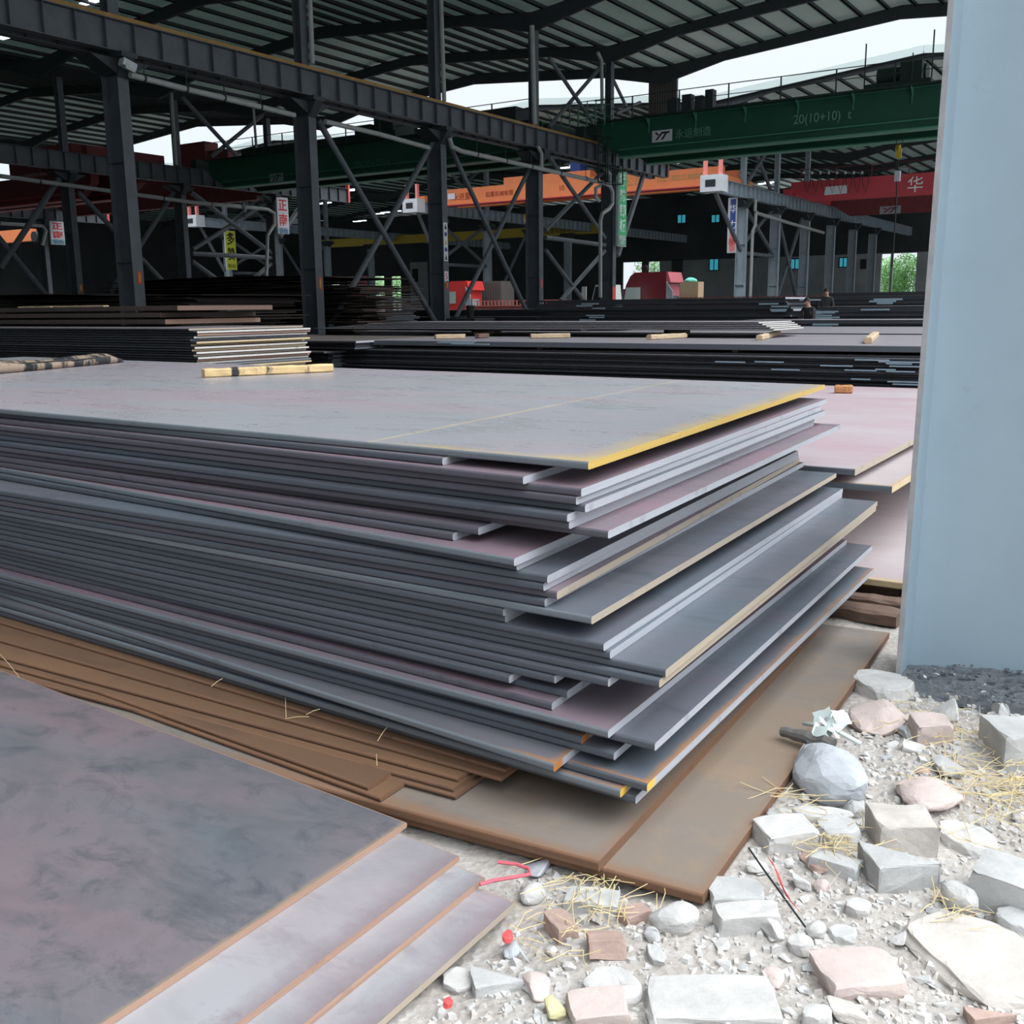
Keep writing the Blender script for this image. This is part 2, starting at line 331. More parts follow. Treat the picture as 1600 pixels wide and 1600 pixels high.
m = MB(); m.box(-80, -60, -.3, 260, 200, -.03); struct(m.build('floor', 'floor_dirt'))

# ---- roof of the open hall and of the hall behind
YS = [1.0, 30.3, 60.0, 89.5, 119, 148.5]
FR = [-2.9+8.6*k for k in range(8)]+[64.5]
PROF = [(0, .0, .95), (4.2, .90, 1.45), (14.7, 1.75, 2.38)]       # distance from the valley: underside, topside of the tapered rafter
def prof(y, ys, which):
    for a, b in zip(ys[:-1], ys[1:]):
        if a <= y <= b:
            d = min(y-a, b-y)*29.4/(b-a)
            for p, q in zip(PROF[:-1], PROF[1:]):
                if d <= q[0]: t_ = (d-p[0])/(q[0]-p[0]); return p[which]+(q[which]-p[which])*t_
            return PROF[-1][which]
    return PROF[0][which]
def topz(y, ys):
    for a, b in zip(ys[:-1], ys[1:]):
        if a <= y <= b: return .95+(2.38-.95)*(min(y-a, b-y)/((b-a)/2))
    return .95
def make_roof(name, xs, ys, lo):
    xa, xb = xs; m = MB(); pts = []
    for a, b in zip(ys[:-1], ys[1:]): pts += [(a, lo+1.15), ((a+b)/2, lo+2.58)]
    pts.append((ys[-1], lo+1.15)); N = len(pts)
    vs = [(xa, y, z) for y, z in pts]+[(xb, y, z) for y, z in pts]+[(xa, y, z+.08) for y, z in pts]+[(xb, y, z+.08) for y, z in pts]
    fs = [(i, i+1, N+i+1, N+i) for i in range(N-1)]+[(2*N+i, 3*N+i, 3*N+i+1, 2*N+i+1) for i in range(N-1)]+[(i, 2*N+i, 2*N+i+1, i+1) for i in range(N-1)]+[(N+i, N+i+1, 3*N+i+1, 3*N+i) for i in range(N-1)]
    m.add(vs, fs); r = struct(m.build(name, 'roof_sheet'))
    m = MB(); y = ys[0]+.5
    while y < ys[-1]:
        z = lo+topz(y, ys)+.1; m.box(xa+.1, y-.04, z-.1, xb-.1, y+.04, z+.1); m.box(xa+.1, y-.04, z-.1, xb-.1, y+.12, z-.08); y += 1.48
    o = m.build('purlins', 'rafter_paint', r); o['kind'] = 'stuff'
    m = MB()
    for p, q in zip(pts[:-1], pts[1:]): m.bar((xb, p[0], p[1]-.1), (xb, q[0], q[1]-.1), .04, .26); m.bar((xa, p[0], p[1]-.1), (xa, q[0], q[1]-.1), .04, .26)
    m.build('fascia', 'rafter_paint', r)
    return r
make_roof('ceiling', (-64, 64.9), YS, 15.6)  # reaches unseen behind the camera, extended to block sky light
YF = [2.0, 31.5, 62.0, 92.0, 122, 152]
make_roof('ceiling', (76, 150), YF, 15.7)
m = MB()
for a, b in zip(YF[:-1], YF[1:]):
    mid = (a+b)/2
    m.bar((75.9, a, 16.65), (75.9, mid, 18.05), .12, .5); m.bar((75.9, mid, 18.05), (75.9, b, 16.65), .12, .5)
struct(m.build('trim_1', 'roof_edge_white'))
def rafter(k, X, ys, lo, hi, label, grp):
    m = MB()
    for a, b in zip(ys[:-1], ys[1:]):
        u = (b-a)/29.4; P = [(a+d*u, lo+l_, lo+t_) for d, l_, t_ in PROF]; P += [(b-d*u, lo+l_, lo+t_) for d, l_, t_ in PROF[::-1][1:]]
        for (p, q) in zip(P[:-1], P[1:]): m.prism([(X-.1, p[0], p[1]), (X-.1, q[0], q[1]), (X-.1, q[0], q[2]), (X-.1, p[0], p[2])], (.2, 0, 0))
    o = m.build('roof_rafter', 'rafter_paint', loc=(X, ys[0], lo)); tag(o, label, 'rafter', grp)
    kb = MB(); y = ys[0]+1.5
    while y < ys[-1]-1:
        z = lo+prof(y, ys, 1); kb.bar((X, y, z+.05), (X+.6, y, lo+topz(y, ys)+.02), .05, .05); y += 2.96
    kb.build('knee_brace', 'brace_paint', o)
names = ['nearest', 'second nearest', 'third nearest', 'fourth nearest', 'fifth nearest', 'sixth nearest', 'seventh nearest', 'next to last', 'farthest']
for k, X in enumerate(FR):
    if X < 20: continue
    lab = {3: 'dark steel roof rafter over the leftmost front column', 4: 'dark steel roof rafter over the second front column from the left', 5: 'dark steel roof rafter over the middle front column', 6: 'dark steel roof rafter over the fourth front column', 7: 'dark steel roof rafter over the column with the green sign', 8: 'dark steel rafter at the outer roof edge against the white sky'}[k]
    rafter(k, X, YS, 15.6, 17.2, lab, 'roof rafters of the open hall')
for k in range(6):
    X = 76.4+11.5*k
    rafter(k, X, YF, 15.7, 17.2, 'dark roof rafter inside the far hall, %s from the yard' % ORD[k], 'roof rafters of the far hall')

# ---- back wall and side wall of the far hall
XW = 142
def back_openings():
    res = []
    for (a, b, yt) in [(470, 497, 436), (507, 530, 437), (543, 573, 432), (577, 600, 432), (611, 626, 432), (973, 1003, 409), (1013, 1031, 409), (1378, 1392, 397), (1396, 1433, 396)]:
        P = atX(a, yt, XW); Q = atX(b, yt, XW); res.append((Q.y, P.y, P.z))
    return sorted(res)
ops_ = back_openings(); m = MB(); y = -40
for (ya, yb, zt) in ops_:
    if ya > y: m.box(XW, y, -.05, XW+.3, ya, 8)
    m.box(XW, ya, zt, XW+.3, yb, 8); y = yb
m.box(XW, y, -.05, XW+.3, 160, 8); wb = struct(m.build('wall_back', ['wall_pale', 'wall_dark']))
for p_ in wb.data.polygons:
    if p_.center.y > 55: p_.material_index = 1
m = MB(); m.box(XW+.02, -40, 8, XW+.28, 160, 17); struct(m.build('wall_back', 'wall_dark'))
m = MB(); m.box(76, 152, 0, XW, 152.3, 17); struct(m.build('wall_left', 'wall_dark'))
m = MB(); m.box(-64, 148.5, 0, 64.9, 148.8, 15.9); struct(m.build('wall_left', 'wall_dark'))
m = MB(); m.box(-64.3, 1.0, 0, -64, 148.5, 15.9); struct(m.build('wall_skyblock', 'wall_dark'))  # unseen end wall added behind the camera to keep sky light out
for i, (a, t, b, bt) in enumerate([(1058, 335, 1072, 349), (1111, 335, 1125, 348), (1108, 404, 1123, 423), (1235, 404, 1249, 421), (1311, 402, 1324, 418)]):
    P = atX(a, t, XW-.12); Q = atX(b, bt, XW-.12); m = MB(); wname = 'window_%d' % (i+1)
    fw = .12
    m.box(XW-.15, Q.y, Q.z, XW-.02, P.y, Q.z+fw); m.box(XW-.15, Q.y, P.z-fw, XW-.02, P.y, P.z); m.box(XW-.15, Q.y, Q.z, XW-.02, Q.y+fw, P.z); m.box(XW-.15, P.y-fw, Q.z, XW-.02, P.y, P.z); m.box(XW-.15, (P.y+Q.y)/2-.06, Q.z, XW-.02, (P.y+Q.y)/2+.06, P.z)
    f = struct(m.build(wname, 'dark_metal')); m = MB(); m.box(XW-.09, Q.y+fw, Q.z+fw, XW-.06, P.y-fw, P.z-fw); m.build('pane', 'window_sky_glow', f)  # pane emission stands for sky light through tinted glass
for i, (a, t, b, bt) in enumerate([(1155, 402, 1166, 412), (1205, 404, 1215, 418), (1345, 405, 1353, 420), (641, 420, 653, 440), (1050, 405, 1066, 425)]):
    P = atX(a, t, XW-.12); Q = atX(b, bt, XW-.12); m = MB(); m.box(XW-.12, Q.y, Q.z, XW-.01, P.y, P.z); struct(m.build('window_%d' % (i+6), 'glass_dark'))

# ================================================================== STEEL FRAME
CX1 = [14.4, 22.9, 31.6, 40.2, 48.8, 57.3]; R1 = 30.3
CX2 = [32.7, 41.2, 49.9, 58.5]; R2 = 60.0
CX3 = [24.1, 32.7, 41.2, 49.9, 58.5]; R3 = 89.5
def column(X, Y, label, grp, zt=9.75, post=15.7, mat='column_paint', dy=.42, dx=.21, upper=True, wbeam=1.05):
    t = thing('steel_column', (X, Y, 0), label, 'column', grp)
    m = MB(); m.box(X-dx, Y-dy, -.03, X+dx, Y-dy+.03, zt); m.box(X-dx, Y+dy-.03, -.03, X+dx, Y+dy, zt); m.box(X-.02, Y-dy+.03, -.03, X+.02, Y+dy-.03, zt)
    for z in (3.2, 6.4): m.box(X-dx+.02, Y-dy+.03, z, X+dx-.02, Y+dy-.03, z+.02)
    m.build('shaft', mat, t)
    m = MB(); m.box(X-.3, Y-dy-.02, -.03, X+.3, Y+dy+.02, .03); m.build('base_plate', mat, t)
    m = MB(); m.box(X-dx-.1, Y-.85, zt-.16, X+dx+.1, Y+.85, zt-.002)
    m.prism([(X-dx, Y-.85, zt-.16), (X-dx, Y-dy, zt-.16), (X-dx, Y-dy, zt-.75)], (2*dx, 0, 0)); m.prism([(X-dx, Y+.85, zt-.16), (X-dx, Y+dy, zt-.16), (X-dx, Y+dy, zt-.75)], (2*dx, 0, 0))
    m.prism([(X-dx, Y-dy, zt-.16), (X-1.15, Y-dy, zt-.16), (X-dx, Y-dy, zt-.62)], (0, 2*dy, 0)); m.prism([(X+dx, Y-dy, zt-.16), (X+1.15, Y-dy, zt-.16), (X+dx, Y-dy, zt-.62)], (0, 2*dy, 0))
    m.build('corbel', 'rafter_paint', t)
    if upper:
        m = MB(); m.box(X-.2, Y-.2, zt, X+.2, Y-.175, post); m.box(X-.2, Y+.175, zt, X+.2, Y+.2, post); m.box(X-.02, Y-.175, zt, X+.02, Y+.175, post); m.build('upper_post', mat, t)
    return t
def sticker(par, X, Y, z0, z1, w, s, bgm='sticker_red', tm='sticker_yellow', size=None, fr=None):
    p = thing_part = MB(); p.box(X-w/2, Y-.012, z0, X+w/2, Y-.002, z1); b = p.build('sticker', bgm, par)
    if fr: b['label'] = fr
    n = len(s); h = (z1-z0)/n
    text('lettering', '\n'.join(s), (X, Y-.016, (z0+z1)/2), (1, 0, 0), (0, 0, 1), size or h*.95, tm, b)
    return b
posn = ['thick dark column cut by the left frame edge', 'leftmost thick dark grey column, floodlight at its top, short red sticker low down', 'thick dark column second from left in the front row, red sticker at its foot', 'middle front-row column with a long strip of warning signs', 'front-row column fourth from left, orange sticker at its foot', 'front-row end column carrying the tall green sign']
cols1 = []
for i, X in enumerate(CX1):
    if i == 0: continue
    cols1.append(column(X, R1, posn[i], 'front row of dark columns'))
yF = R1-.42
for i, ch in ((0, '注意安全'), (1, '注意安全')):
    X = CX1[i+1]; P = atY([218, 502][i], [424, 433][i], yF); Q = atY([218, 502][i], [444, 453][i], yF)
    sticker(cols1[i], X+.03, yF, Q.z, P.z, .17, ch)
X = CX1[3]; sticker(cols1[2], X+.03, yF, atY(700, 452, yF).z, atY(700, 439, yF).z, .17, '注意安全')
P = atY(698, 348, yF); Q = atY(698, 408, yF); m = MB(); m.box(X-.15, yF-.012, Q.z, X+.15, yF-.002, P.z); sg = m.build('warning_strip', 'sign_white', cols1[2])
hh = (P.z-Q.z)/5
for k in range(5):
    z = P.z-hh*(k+.5)
    if k in (0, 2, 4):
        m = MB(); m.prism([(X-.09, yF-.02, z-.12), (X+.09, yF-.02, z-.12), (X, yF-.02, z+.12)], (0, .006, 0)); m.build('warning_triangle', 'black' if k != 2 else 'sticker_yellow', sg)
    else:
        m = MB(); m.tube([(X, yF-.02, z), (X, yF-.014, z)], .1, 16); m.build('round_symbol', 'sign_blue', sg)
P = atY(702, 424, yF); m = MB(); m.box(X-.15, yF-.012, P.z-.5, X+.15, yF-.002, P.z); sg = m.build('poster', 'sign_white', cols1[2]); text('lettering', '5', (X, yF-.016, P.z-.25), (1, 0, 0), (0, 0, 1), .4, 'sign_red', sg)
X = CX1[4]; P = atY(848, 436, yF); m = MB(); m.box(X-.09, yF-.012, P.z-.45, X+.09, yF-.002, P.z); m.build('sticker', 'red_post', cols1[3])
m = MB(); P = atY(954, 448, yF); m.box(CX1[5]-.2, yF-.012, P.z-.75, CX1[5]+.2, yF-.002, P.z); m.build('red_sticker', 'red_post', cols1[4])
lab2 = ['second-row dark column behind the leftmost thick column, small orange sticker', 'second-row dark column on the right of the leftmost thick column', 'second-row end column bearing the white sign with red characters']
cols2 = [column(X, R2, l, 'second row of dark columns', zt=10.2, post=15.7) for X, l in zip(CX2[1:], lab2)]
sticker(cols2[0], CX2[1]+.03, R2-.42, atY(126, 456, R2-.42).z, atY(126, 444, R2-.42).z, .2, '安全')
lab3 = ['third-row dark column half hidden at the left edge', 'third-row dark column behind the second-row column', 'third-row end column by the small white sign at the left edge']
for X, l in zip(CX3[-3:], lab3): column(X, R3, l, 'third row of dark columns', zt=9.9, post=15.7)

def runway(X0, X1, Y, zb, zt, label, grp, rail=None, mat='column_paint', step=1.07, w=.36, lightend=None):
    t = thing('runway_beam', (X0, Y, zb), label, 'crane beam', grp)
    m = MB(); m.box(X0, Y-w/2, zb, X1, Y+w/2, zb+.03); m.box(X0, Y-w/2-.03, zt-.03, X1, Y+w/2+.03, zt); m.box(X0, Y-.012, zb+.03, X1, Y+.012, zt-.03); m.build('girder', mat, t)
    n = int((X1-X0)/step); sp = (X1-X0)/n
    for k in range(n+1):
        x = min(X0+k*sp, X1-.02); m = MB(); m.box(x, Y-w/2+.01, zb+.03, x+.02, Y-.012, zt-.03); m.box(x, Y+.012, zb+.03, x+.02, Y+w/2-.01, zt-.03); m.build('stiffener', mat, t)
    if rail:
        m = MB(); m.box(X0, Y-.16, zt, X1, Y-.04, zt+.13); m.build('crane_rail', rail, t)
    return t
ZB, ZT = 9.76, 10.72
r1 = runway(5, 64.3, R1-.46, ZB, ZT, 'near crane runway beam with vertical ribs and a yellow rail, crossing from top left', 'crane runway beams', 'rail_yellow')
r1b = runway(5, 64.3, R1+.46, ZB, ZT, 'back twin of the near crane runway beam, on the same columns', 'crane runway beams')
m = MB(); m.box(55, R1-.86, ZT+.02, 65.5, R1-.70, ZT+.1); m.box(65.2, R1-.86, ZT, 65.4, R1-.70, ZT+.35); m.build('walkway_edge', 'white_paint', r1)
m = MB(); m.box(64.32, R1-.62, ZB+.1, 64.5, R1-.3, ZT+.55); m.build('end_buffer', 'crane_darkred', r1)
r2 = runway(15, 66.6, R2-.46, 10.2, 11.3, 'second-row crane runway beam crossing behind the leftmost thick column', 'crane runway beams')
m = MB(); m.box(66.65, R2-.62, 10.2, 66.85, R2-.3, 11.9); m.build('end_buffer', 'red_post', r2)
r3 = runway(25, 65, R3-.46, 9.9, 10.9, 'third-row crane runway beam at the left edge above the small white sign', 'crane runway beams')
m = MB(); m.box(65.05, R3-.62, 9.9, 65.3, R3-.3, 11.7); m.build('end_buffer', 'red_post', r3)

def brace(name, segs, r, label, grp, mat='brace_paint', cat='brace'):
    base = segs[0][0]; t = thing(name, base, label, cat, grp)
    for p, q in segs:
        m = MB(); m.tube([p, q], r, 12); m.build('tube', mat, t, smooth=False)
    return t
def px(a, b, Y): return atY(a, b, Y)
Yb = R1
brace('cross_brace', [(px(497, 188, Yb), px(680, 503, Yb)), (px(682, 212, Yb+.14), px(515, 512, Yb+.14))], .13, 'grey tube cross brace between the second and middle front columns', 'tube braces of the front row')
brace('cross_brace', [(px(702, 226, Yb), px(829, 500, Yb)), (px(835, 248, Yb+.14), px(708, 505, Yb+.14))], .12, 'grey tube cross brace between the middle and fourth front columns', 'tube braces of the front row')
brace('cross_brace', [(px(858, 245, Yb), px(945, 372, Yb)), (px(940, 270, Yb+.14), px(852, 360, Yb+.14)), (px(852, 371, Yb), px(945, 383, Yb)), (px(852, 390, Yb), px(912, 470, Yb)), (px(945, 392, Yb), px(876, 470, Yb))], .12, 'grey tube brace frame with a level tube beside the green-sign column', 'tube braces of the front row')
brace('cross_brace', [(px(858, 90, Yb), px(925, 190, Yb)), (px(938, 105, Yb+.14), px(858, 198, Yb+.14))], .11, 'tube cross brace above the runway beam against the white sky', 'tube braces of the front row')
brace('cross_brace', [(px(955, 118, Yb), px(985, 180, Yb)), (px(1000, 160, Yb), px(962, 178, Yb))], .1, 'short slanted tube brace between the end column and the hanging panel', 'tube braces of the front row')
brace('cross_brace', [(px(965, 400, Yb-.2), px(1005, 275, Yb-.2))], .16, 'slanted grey strut holding the beam end to the right of the green sign', 'tube braces of the front row')
Yb = R2
brace('cross_brace', [(px(298, 300, Yb), px(425, 396, Yb)), (px(415, 318, Yb+.2), px(301, 390, Yb+.2)), (px(300, 396, Yb), px(424, 403, Yb)), (px(300, 408, Yb), px(338, 436, Yb)), (px(424, 412, Yb), px(395, 437, Yb))], .16, 'tube brace frame with a level tube, left of the white sign with red characters', 'tube braces of the second row')
brace('cross_brace', [(px(122, 300, Yb), px(255, 440, Yb)), (px(272, 300, Yb+.2), px(172, 458, Yb+.2))], .16, 'dark tube cross brace crossing behind the leftmost thick column', 'tube braces of the second row')
brace('cross_brace', [(px(95, 275, Yb), px(0, 420, Yb)), (px(-20, 350, Yb+.2), px(75, 465, Yb+.2))], .18, 'dark tube cross brace at the far left edge under the second beam', 'tube braces of the second row')
brace('cross_brace', [(px(285, 152, Yb), px(375, 250, Yb)), (px(410, 180, Yb+.2), px(330, 245, Yb+.2))], .15, 'tube cross brace in front of the bright sky gap at upper left', 'tube braces of the second row')
brace('cross_brace', [(px(437, 370, Yb), px(478, 312, Yb))], .2, 'slanted strut under the second beam end beside the white sign', 'tube braces of the second row')

def pipe(label, pts, r, Y, grp='drain pipes under the beams', hang=None):
    P = [px(a, b, Y) for a, b in pts]; t = thing('drain_pipe', P[0], label, 'pipe', grp)
    m = MB(); m.tube(P, r, 12); m.build('pipe_run', 'pipe_paint', t, smooth=False)
    if hang:
        for (a, b, b0) in hang:
            m = MB(); m.tube([px(a, b0, Y), px(a, b, Y)], .02, 6); m.tube([px(a, b, Y)+Vector((-.04, 0, 0)), px(a, b, Y)+Vector((.04, 0, 0))], r*1.15, 12); m.build('hanger', 'dark_metal', t)
    return t
pipe('pale drain pipe hung below the beam between the two left front columns', [(203, 117), (290, 139), (460, 180)], .1, R1-.7, hang=[(225, 122, 95), (291, 139, 103), (350, 153, 118), (407, 167, 130)])
pipe('pale drain pipe hung below the beam left of the middle column', [(508, 190), (590, 209), (670, 231)], .1, R1-.7)
pipe('pale drain pipe from the middle column to the green-sign column, bent down at its end', [(702, 215), (706, 229), (720, 236), (820, 258), (944, 286), (953, 291), (957, 300), (957, 318), (952, 326), (941, 334), (938, 345), (938, 465)], .11, R1-.7, hang=[(745, 241, 215), (790, 251, 225), (830, 260, 232), (875, 270, 240), (915, 279, 250)])
pipe('short pale pipe elbow hanging from the beam beside the fourth front column', [(840, 228), (846, 240), (846, 262)], .1, R1-.7)
pipe('short bent pale pipe coming down above the green sign', [(944, 262), (953, 272), (953, 288)], .1, R1-.75)
pipe('small hooked pale pipe left of the end column', [(938, 290), (931, 294), (931, 308), (936, 314)], .1, R1-.8)
pipe('long pale pipe under the second beam, bent down beside the white sign', [(0, 275), (118, 291), (300, 316), (418, 327), (428, 333), (429, 350), (418, 368), (416, 440)], .13, R2-.8, hang=[(62, 284, 262), (190, 300, 280), (255, 310, 290), (330, 319, 305)])
pipe('thick pale pipe rising beside the post over the fourth front column', [(831, 40), (835, 195)], .13, R1-.35)
pipe('crooked pale pipe on the post over the end column', [(934, 82), (940, 95), (941, 178)], .1, R1-.35)
pipe('pale pipe beside the post over the second front column', [(484, 0), (488, 100)], .1, R1-.35)
pipe('pale pipe beside the post over the middle front column', [(689, 0), (694, 158)], .1, R1-.35)
pipe('pale pipe beside the second-row post in front of the sky gap', [(267, 142), (275, 258)], .12, R2-.4)
pipe('thin pale pipe in the sky gap left of the second front column', [(396, 170), (402, 250)], .1, R2-.4)
pipe('pale pipe at the left edge beside the small white sign', [(0, 349), (66, 353), (72, 360), (66, 383)], .15, R3-.8)

# signs hung on the end columns (face the open side)
def vsign(X, Y, z0, z1, w, label, s, bgm, tm, size, strip=None, extra=None, frame='white_paint'):
    t = thing('hanging_sign', (X, Y, z0), label, 'sign', 'signs on the columns')
    m = MB(); m.box(X-w/2, Y-.08, z0, X+w/2, Y+.08, z1); m.build('sign_box', frame, t)
    m = MB(); m.box(X-w/2+.04, Y-.1, z0+.04, X+w/2-.04, Y-.08, z1-.04); fc = m.build('sign_face', bgm, t)
    n = len(s); zt = z1-.1; zb = z0+(z1-z0)*(strip or .05); h = (zt-zb)/n
    for k, ch in enumerate(s): text('lettering', ch, (X, Y-.105, zt-h*(k+.5)), (1, 0, 0), (0, 0, 1), h*.86, tm, fc, w=w*.72, bold=.02)
    if extra:
        m = MB(); m.box(X-w/2+.05, Y-.106, z0+.06, X+w/2-.05, Y-.1, z0+(z1-z0)*strip*.9); e = m.build('lower_strip', extra[0], fc)
        text('lettering', extra[1], (X, Y-.112, z0+(z1-z0)*strip*.5), (1, 0, 0), (0, 0, 1), extra[3], extra[2], e, w=w*.8)
    return t
vsign(57.75, R1-.62, 5.15, 9.5, 1.1, 'tall green sign with four white characters on the end column', '锐航钢板', 'sign_green', 'text_white', .95, .17, ('text_greenpale', '钢板加工\n配送', 'text_white', .3))
P = atY(428, 307, R2-.7); Q = atY(449, 366, R2-.7)
vsign((P.x+Q.x)/2+.15, R2-.7, Q.z, P.z, Q.x-P.x, 'tall white sign with two red characters on the second-row end column', '正南', 'sign_white', 'sign_red', 1.5, .15, ('sign_cyan', '钢板', 'sign_blue', .5))
P = atY(76, 345, R3-.8); Q = atY(102, 383, R3-.8)
vsign((P.x+Q.x)/2, R3-.8, Q.z, P.z, Q.x-P.x, 'small white sign with two red characters at the left edge', '正南', 'sign_white', 'sign_red', 1.15, .22, ('sign_cyan', '钢板', 'sign_blue', .5))
Yy = 92-.7; P = atY(350, 360, Yy); Q = atY(370, 422, Yy)
vsign((P.x+Q.x)/2, Yy, Q.z, P.z, Q.x-P.x, 'tall yellow sign with black characters behind the tube brace frame', '多赞', 'sign_yellow', 'black', 1.9, .18, ('sign_yellow', '钢板', 'black', .5))

# hanging cladding panel at the roof edge
m = MB()
for k in range(12):
    y = R1-1.0+k*.17; m.box(64.62, y, 12.4, 64.72, y+.13, 15.9)
m.box(64.68, R1-1.0, 12.4, 64.8, R1+1.0, 16.3); m.box(64.58, R1-.9, 15.75, 64.70, R1+.9, 16.3)
tag(m.build('cladding_panel', 'cladding', loc=(64.7, R1, 12.4)), 'brownish square panel hanging from the roof edge above the green crane', 'panel')

# floodlight and ceiling lamps
t = thing('floodlight', atY(200, 103, R1-.75), 'silver floodlight fixed to the top of the leftmost thick column', 'lamp')
P = atY(200, 103, R1-.75); m = MB(); m.bar(P+Vector((-.25, 0, .1)), P+Vector((.2, -.05, -.05)), .3, .22); m.build('lamp_body', 'white_paint', t); m = MB(); m.bar(P+Vector((-.2, -.16, -.03)), P+Vector((.15, -.16, -.12)), .02, .18); m.build('lens', 'glass_pale', t); m = MB(); m.bar(P+Vector((-.2, .3, .2)), P, .05, .05); m.build('bracket', 'dark_metal', t)
def lamp_or_skylight(P, L, label, grp, along=(0, 1, 0)):  # also draws sky-lit roof panels as glowing strips
    t = thing('ceiling_lamp_or_skylight', P, label, 'lamp', grp); a = Vector(along)*L/2
    m = MB(); m.bar(P-a, P+a, .42, .08); m.build('glow_panel', 'lamp_skylight_glow', t)
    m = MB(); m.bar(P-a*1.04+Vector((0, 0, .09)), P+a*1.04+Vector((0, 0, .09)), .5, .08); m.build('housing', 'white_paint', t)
lamp_or_skylight(atX(10, 57, 34), 1.3, 'bright ceiling lamp at the upper left edge under the roof', 'ceiling lamps'); lamp_or_skylight(atX(140, 3, 37), 1.2, 'bright ceiling lamp at the top edge above the yellow rail', 'ceiling lamps')

# ================================================================== CRANES
def girder(t, X0, X1, Ya, Yb, zb, zt, mat, flange=None, taper=2.2, zend=None, name='girder'):
    zend = zend if zend is not None else zb+.55*(zt-zb)
    poly = [(X0, Ya, zt), (X0, Yb, zt), (X0, Yb, zend), (X0, Yb-taper, zb), (X0, Ya+taper, zb), (X0, Ya, zend)]
    m = MB(); m.prism(poly, (X1-X0, 0, 0)); g = m.build(name, mat, t)
    if flange:
        for (za, hh) in ((zb-.06, .07), (zb+.32, .06), (zt, .05)):
            m = MB(); m.box(X0-.14, Ya+taper*.9, za, X1+.14, Yb-taper*.9, za+hh) if za < zt else m.box(X0-.14, Ya, za, X1+.14, Yb, za+hh); m.build('flange', flange, t)
    return g
def railing(t, X, Ya, Yb, z, mat, h=1.1, step=2.75, two=True):
    m = MB(); y = Ya
    while y <= Yb: m.box(X-.03, y-.03, z, X+.03, y+.03, z+h); y += step
    m.box(X-.02, Ya, z+h-.04, X+.02, Yb, z+h); m.box(X-.02, Ya, z+h*.5, X+.02, Yb, z+h*.5+.03)
    m.build('railing', mat, t)
# --- green crane, right bay
t = thing('bridge_crane', (54, 15, 9.8), 'big green bridge crane across the upper right with load marking', 'crane')
gg = girder(t, 53.9, 54.5, 1.6, R1-1.0, 9.78, 11.6, 'crane_green', 'crane_green_light', 1.6)
girder(t, 57.2, 57.8, 1.6, R1-1.0, 9.78, 11.6, 'crane_green', 'crane_green_light', 1.6)
for y in [4+2.75*k for k in range(9)]:
    m = MB(); m.prism([(53.9, y, 11.6), (53.9, y+.06, 11.6), (53.84, y+.06, 10.9), (53.84, y, 10.9)], (-.04, 0, 0)); m.prism([(53.86, y-.02, 11.6), (53.4, y-.02, 11.62), (53.86, y-.02, 11.25)], (0, .06, 0)); m.build('bracket', 'crane_green_light', t)
m = MB(); m.box(53.2, 2, 11.62, 53.9, R1-1.2, 11.68); m.build('walkway', 'crane_green_dark', t)
m = MB(); m.box(52.9, R1-.72, 10.86, 58.8, R1-.22, 11.45); m.box(53.3, R1-1.3, 11.0, 58.4, R1-.7, 11.5); m.build('end_carriage', 'crane_green_dark', t)
for x in (53.4, 58.2):
    m = MB(); m.tube([(x, R1-.6, 11.08), (x, R1-.45, 11.08)], .22, 20); m.build('wheel', 'dark_metal', t)
railing(t, 53.25, 2.0, R1-1.2, 11.68, 'crane_green_dark'); railing(t, 58.6, 2.0, R1-1.2, 11.62, 'crane_green_dark')
# electric boxes on the walkway
for (a, b, h) in ((1045, 1060, .9), (1068, 1082, 1.0), (1088, 1100, .85), (1104, 1116, 1.1)):
    P = atX(a, 170, 54.2); Q = atX(b, 170, 54.2); m = MB(); m.box(53.95, Q.y, 11.65, 54.45, P.y, 11.65+h); m.build('electric_box', 'rafter_paint', t)
# trolley
m = MB(); m.box(53.9, 11.5, 11.68, 57.8, 14.6, 12.0); tr = m.build('trolley', 'crane_green_dark', t)
m = MB(); m.tube([(55, 11.9, 12.45), (55, 14.2, 12.45)], .42, 20); m.box(54.2, 12, 12, 54.8, 13, 12.9); m.box(56, 13, 12, 57, 14, 12.8); m.build('hoist_drum', 'crane_green_dark', tr)
m = MB(); m.tube([(54, 14.6, 12), (54, 14.6, 13.9)], .035, 6); m.tube([(54, 11.5, 12), (54, 11.5, 14.1)], .035, 6); m.tube([(54, 12.4, 12), (54, 12.4, 13.2)], .03, 6); m.build('mast', 'crane_green_dark', tr)
# maintenance cage and ladders at the left end
m = MB()
for (a, b) in ((0, 0), (.9, 0), (1.8, 0), (0, .6), (.9, .6), (1.8, .6)): m.box(53.2+a-.03, R1-1.5-b-.03, 8.4, 53.2+a+.03, R1-1.5-b+.03, 10.9)
for z in (8.4, 9.2, 10.0, 10.8):
    m.box(53.2, R1-1.53, z, 55.0, R1-1.49, z+.05); m.box(53.2, R1-2.12, z, 55.0, R1-2.08, z+.05); m.box(53.2, R1-2.1, z, 53.25, R1-1.5, z+.05); m.box(54.98, R1-2.1, z, 55.03, R1-1.5, z+.05)
m.build('maintenance_cage', 'crane_green_dark', t)
m = MB()
for k in range(6):
    y = R1-2.2+k*.55; m.box(52.6, y-.02, 11.4, 52.64, y+.02, 12.7); m.box(53.5, y-.02, 11.4, 53.54, y+.02, 12.5)
for z in (12.0, 12.65): m.box(52.6, R1-2.2, z, 52.64, R1+.6, z+.04); m.box(53.5, R1-2.2, z-.1, 53.54, R1+.6, z-.06)
m.bar((52.6, R1+.6, 11.4), (52.6, R1+1.6, 12.4), .04, .04); m.build('guard_rails', 'crane_green_light', t)
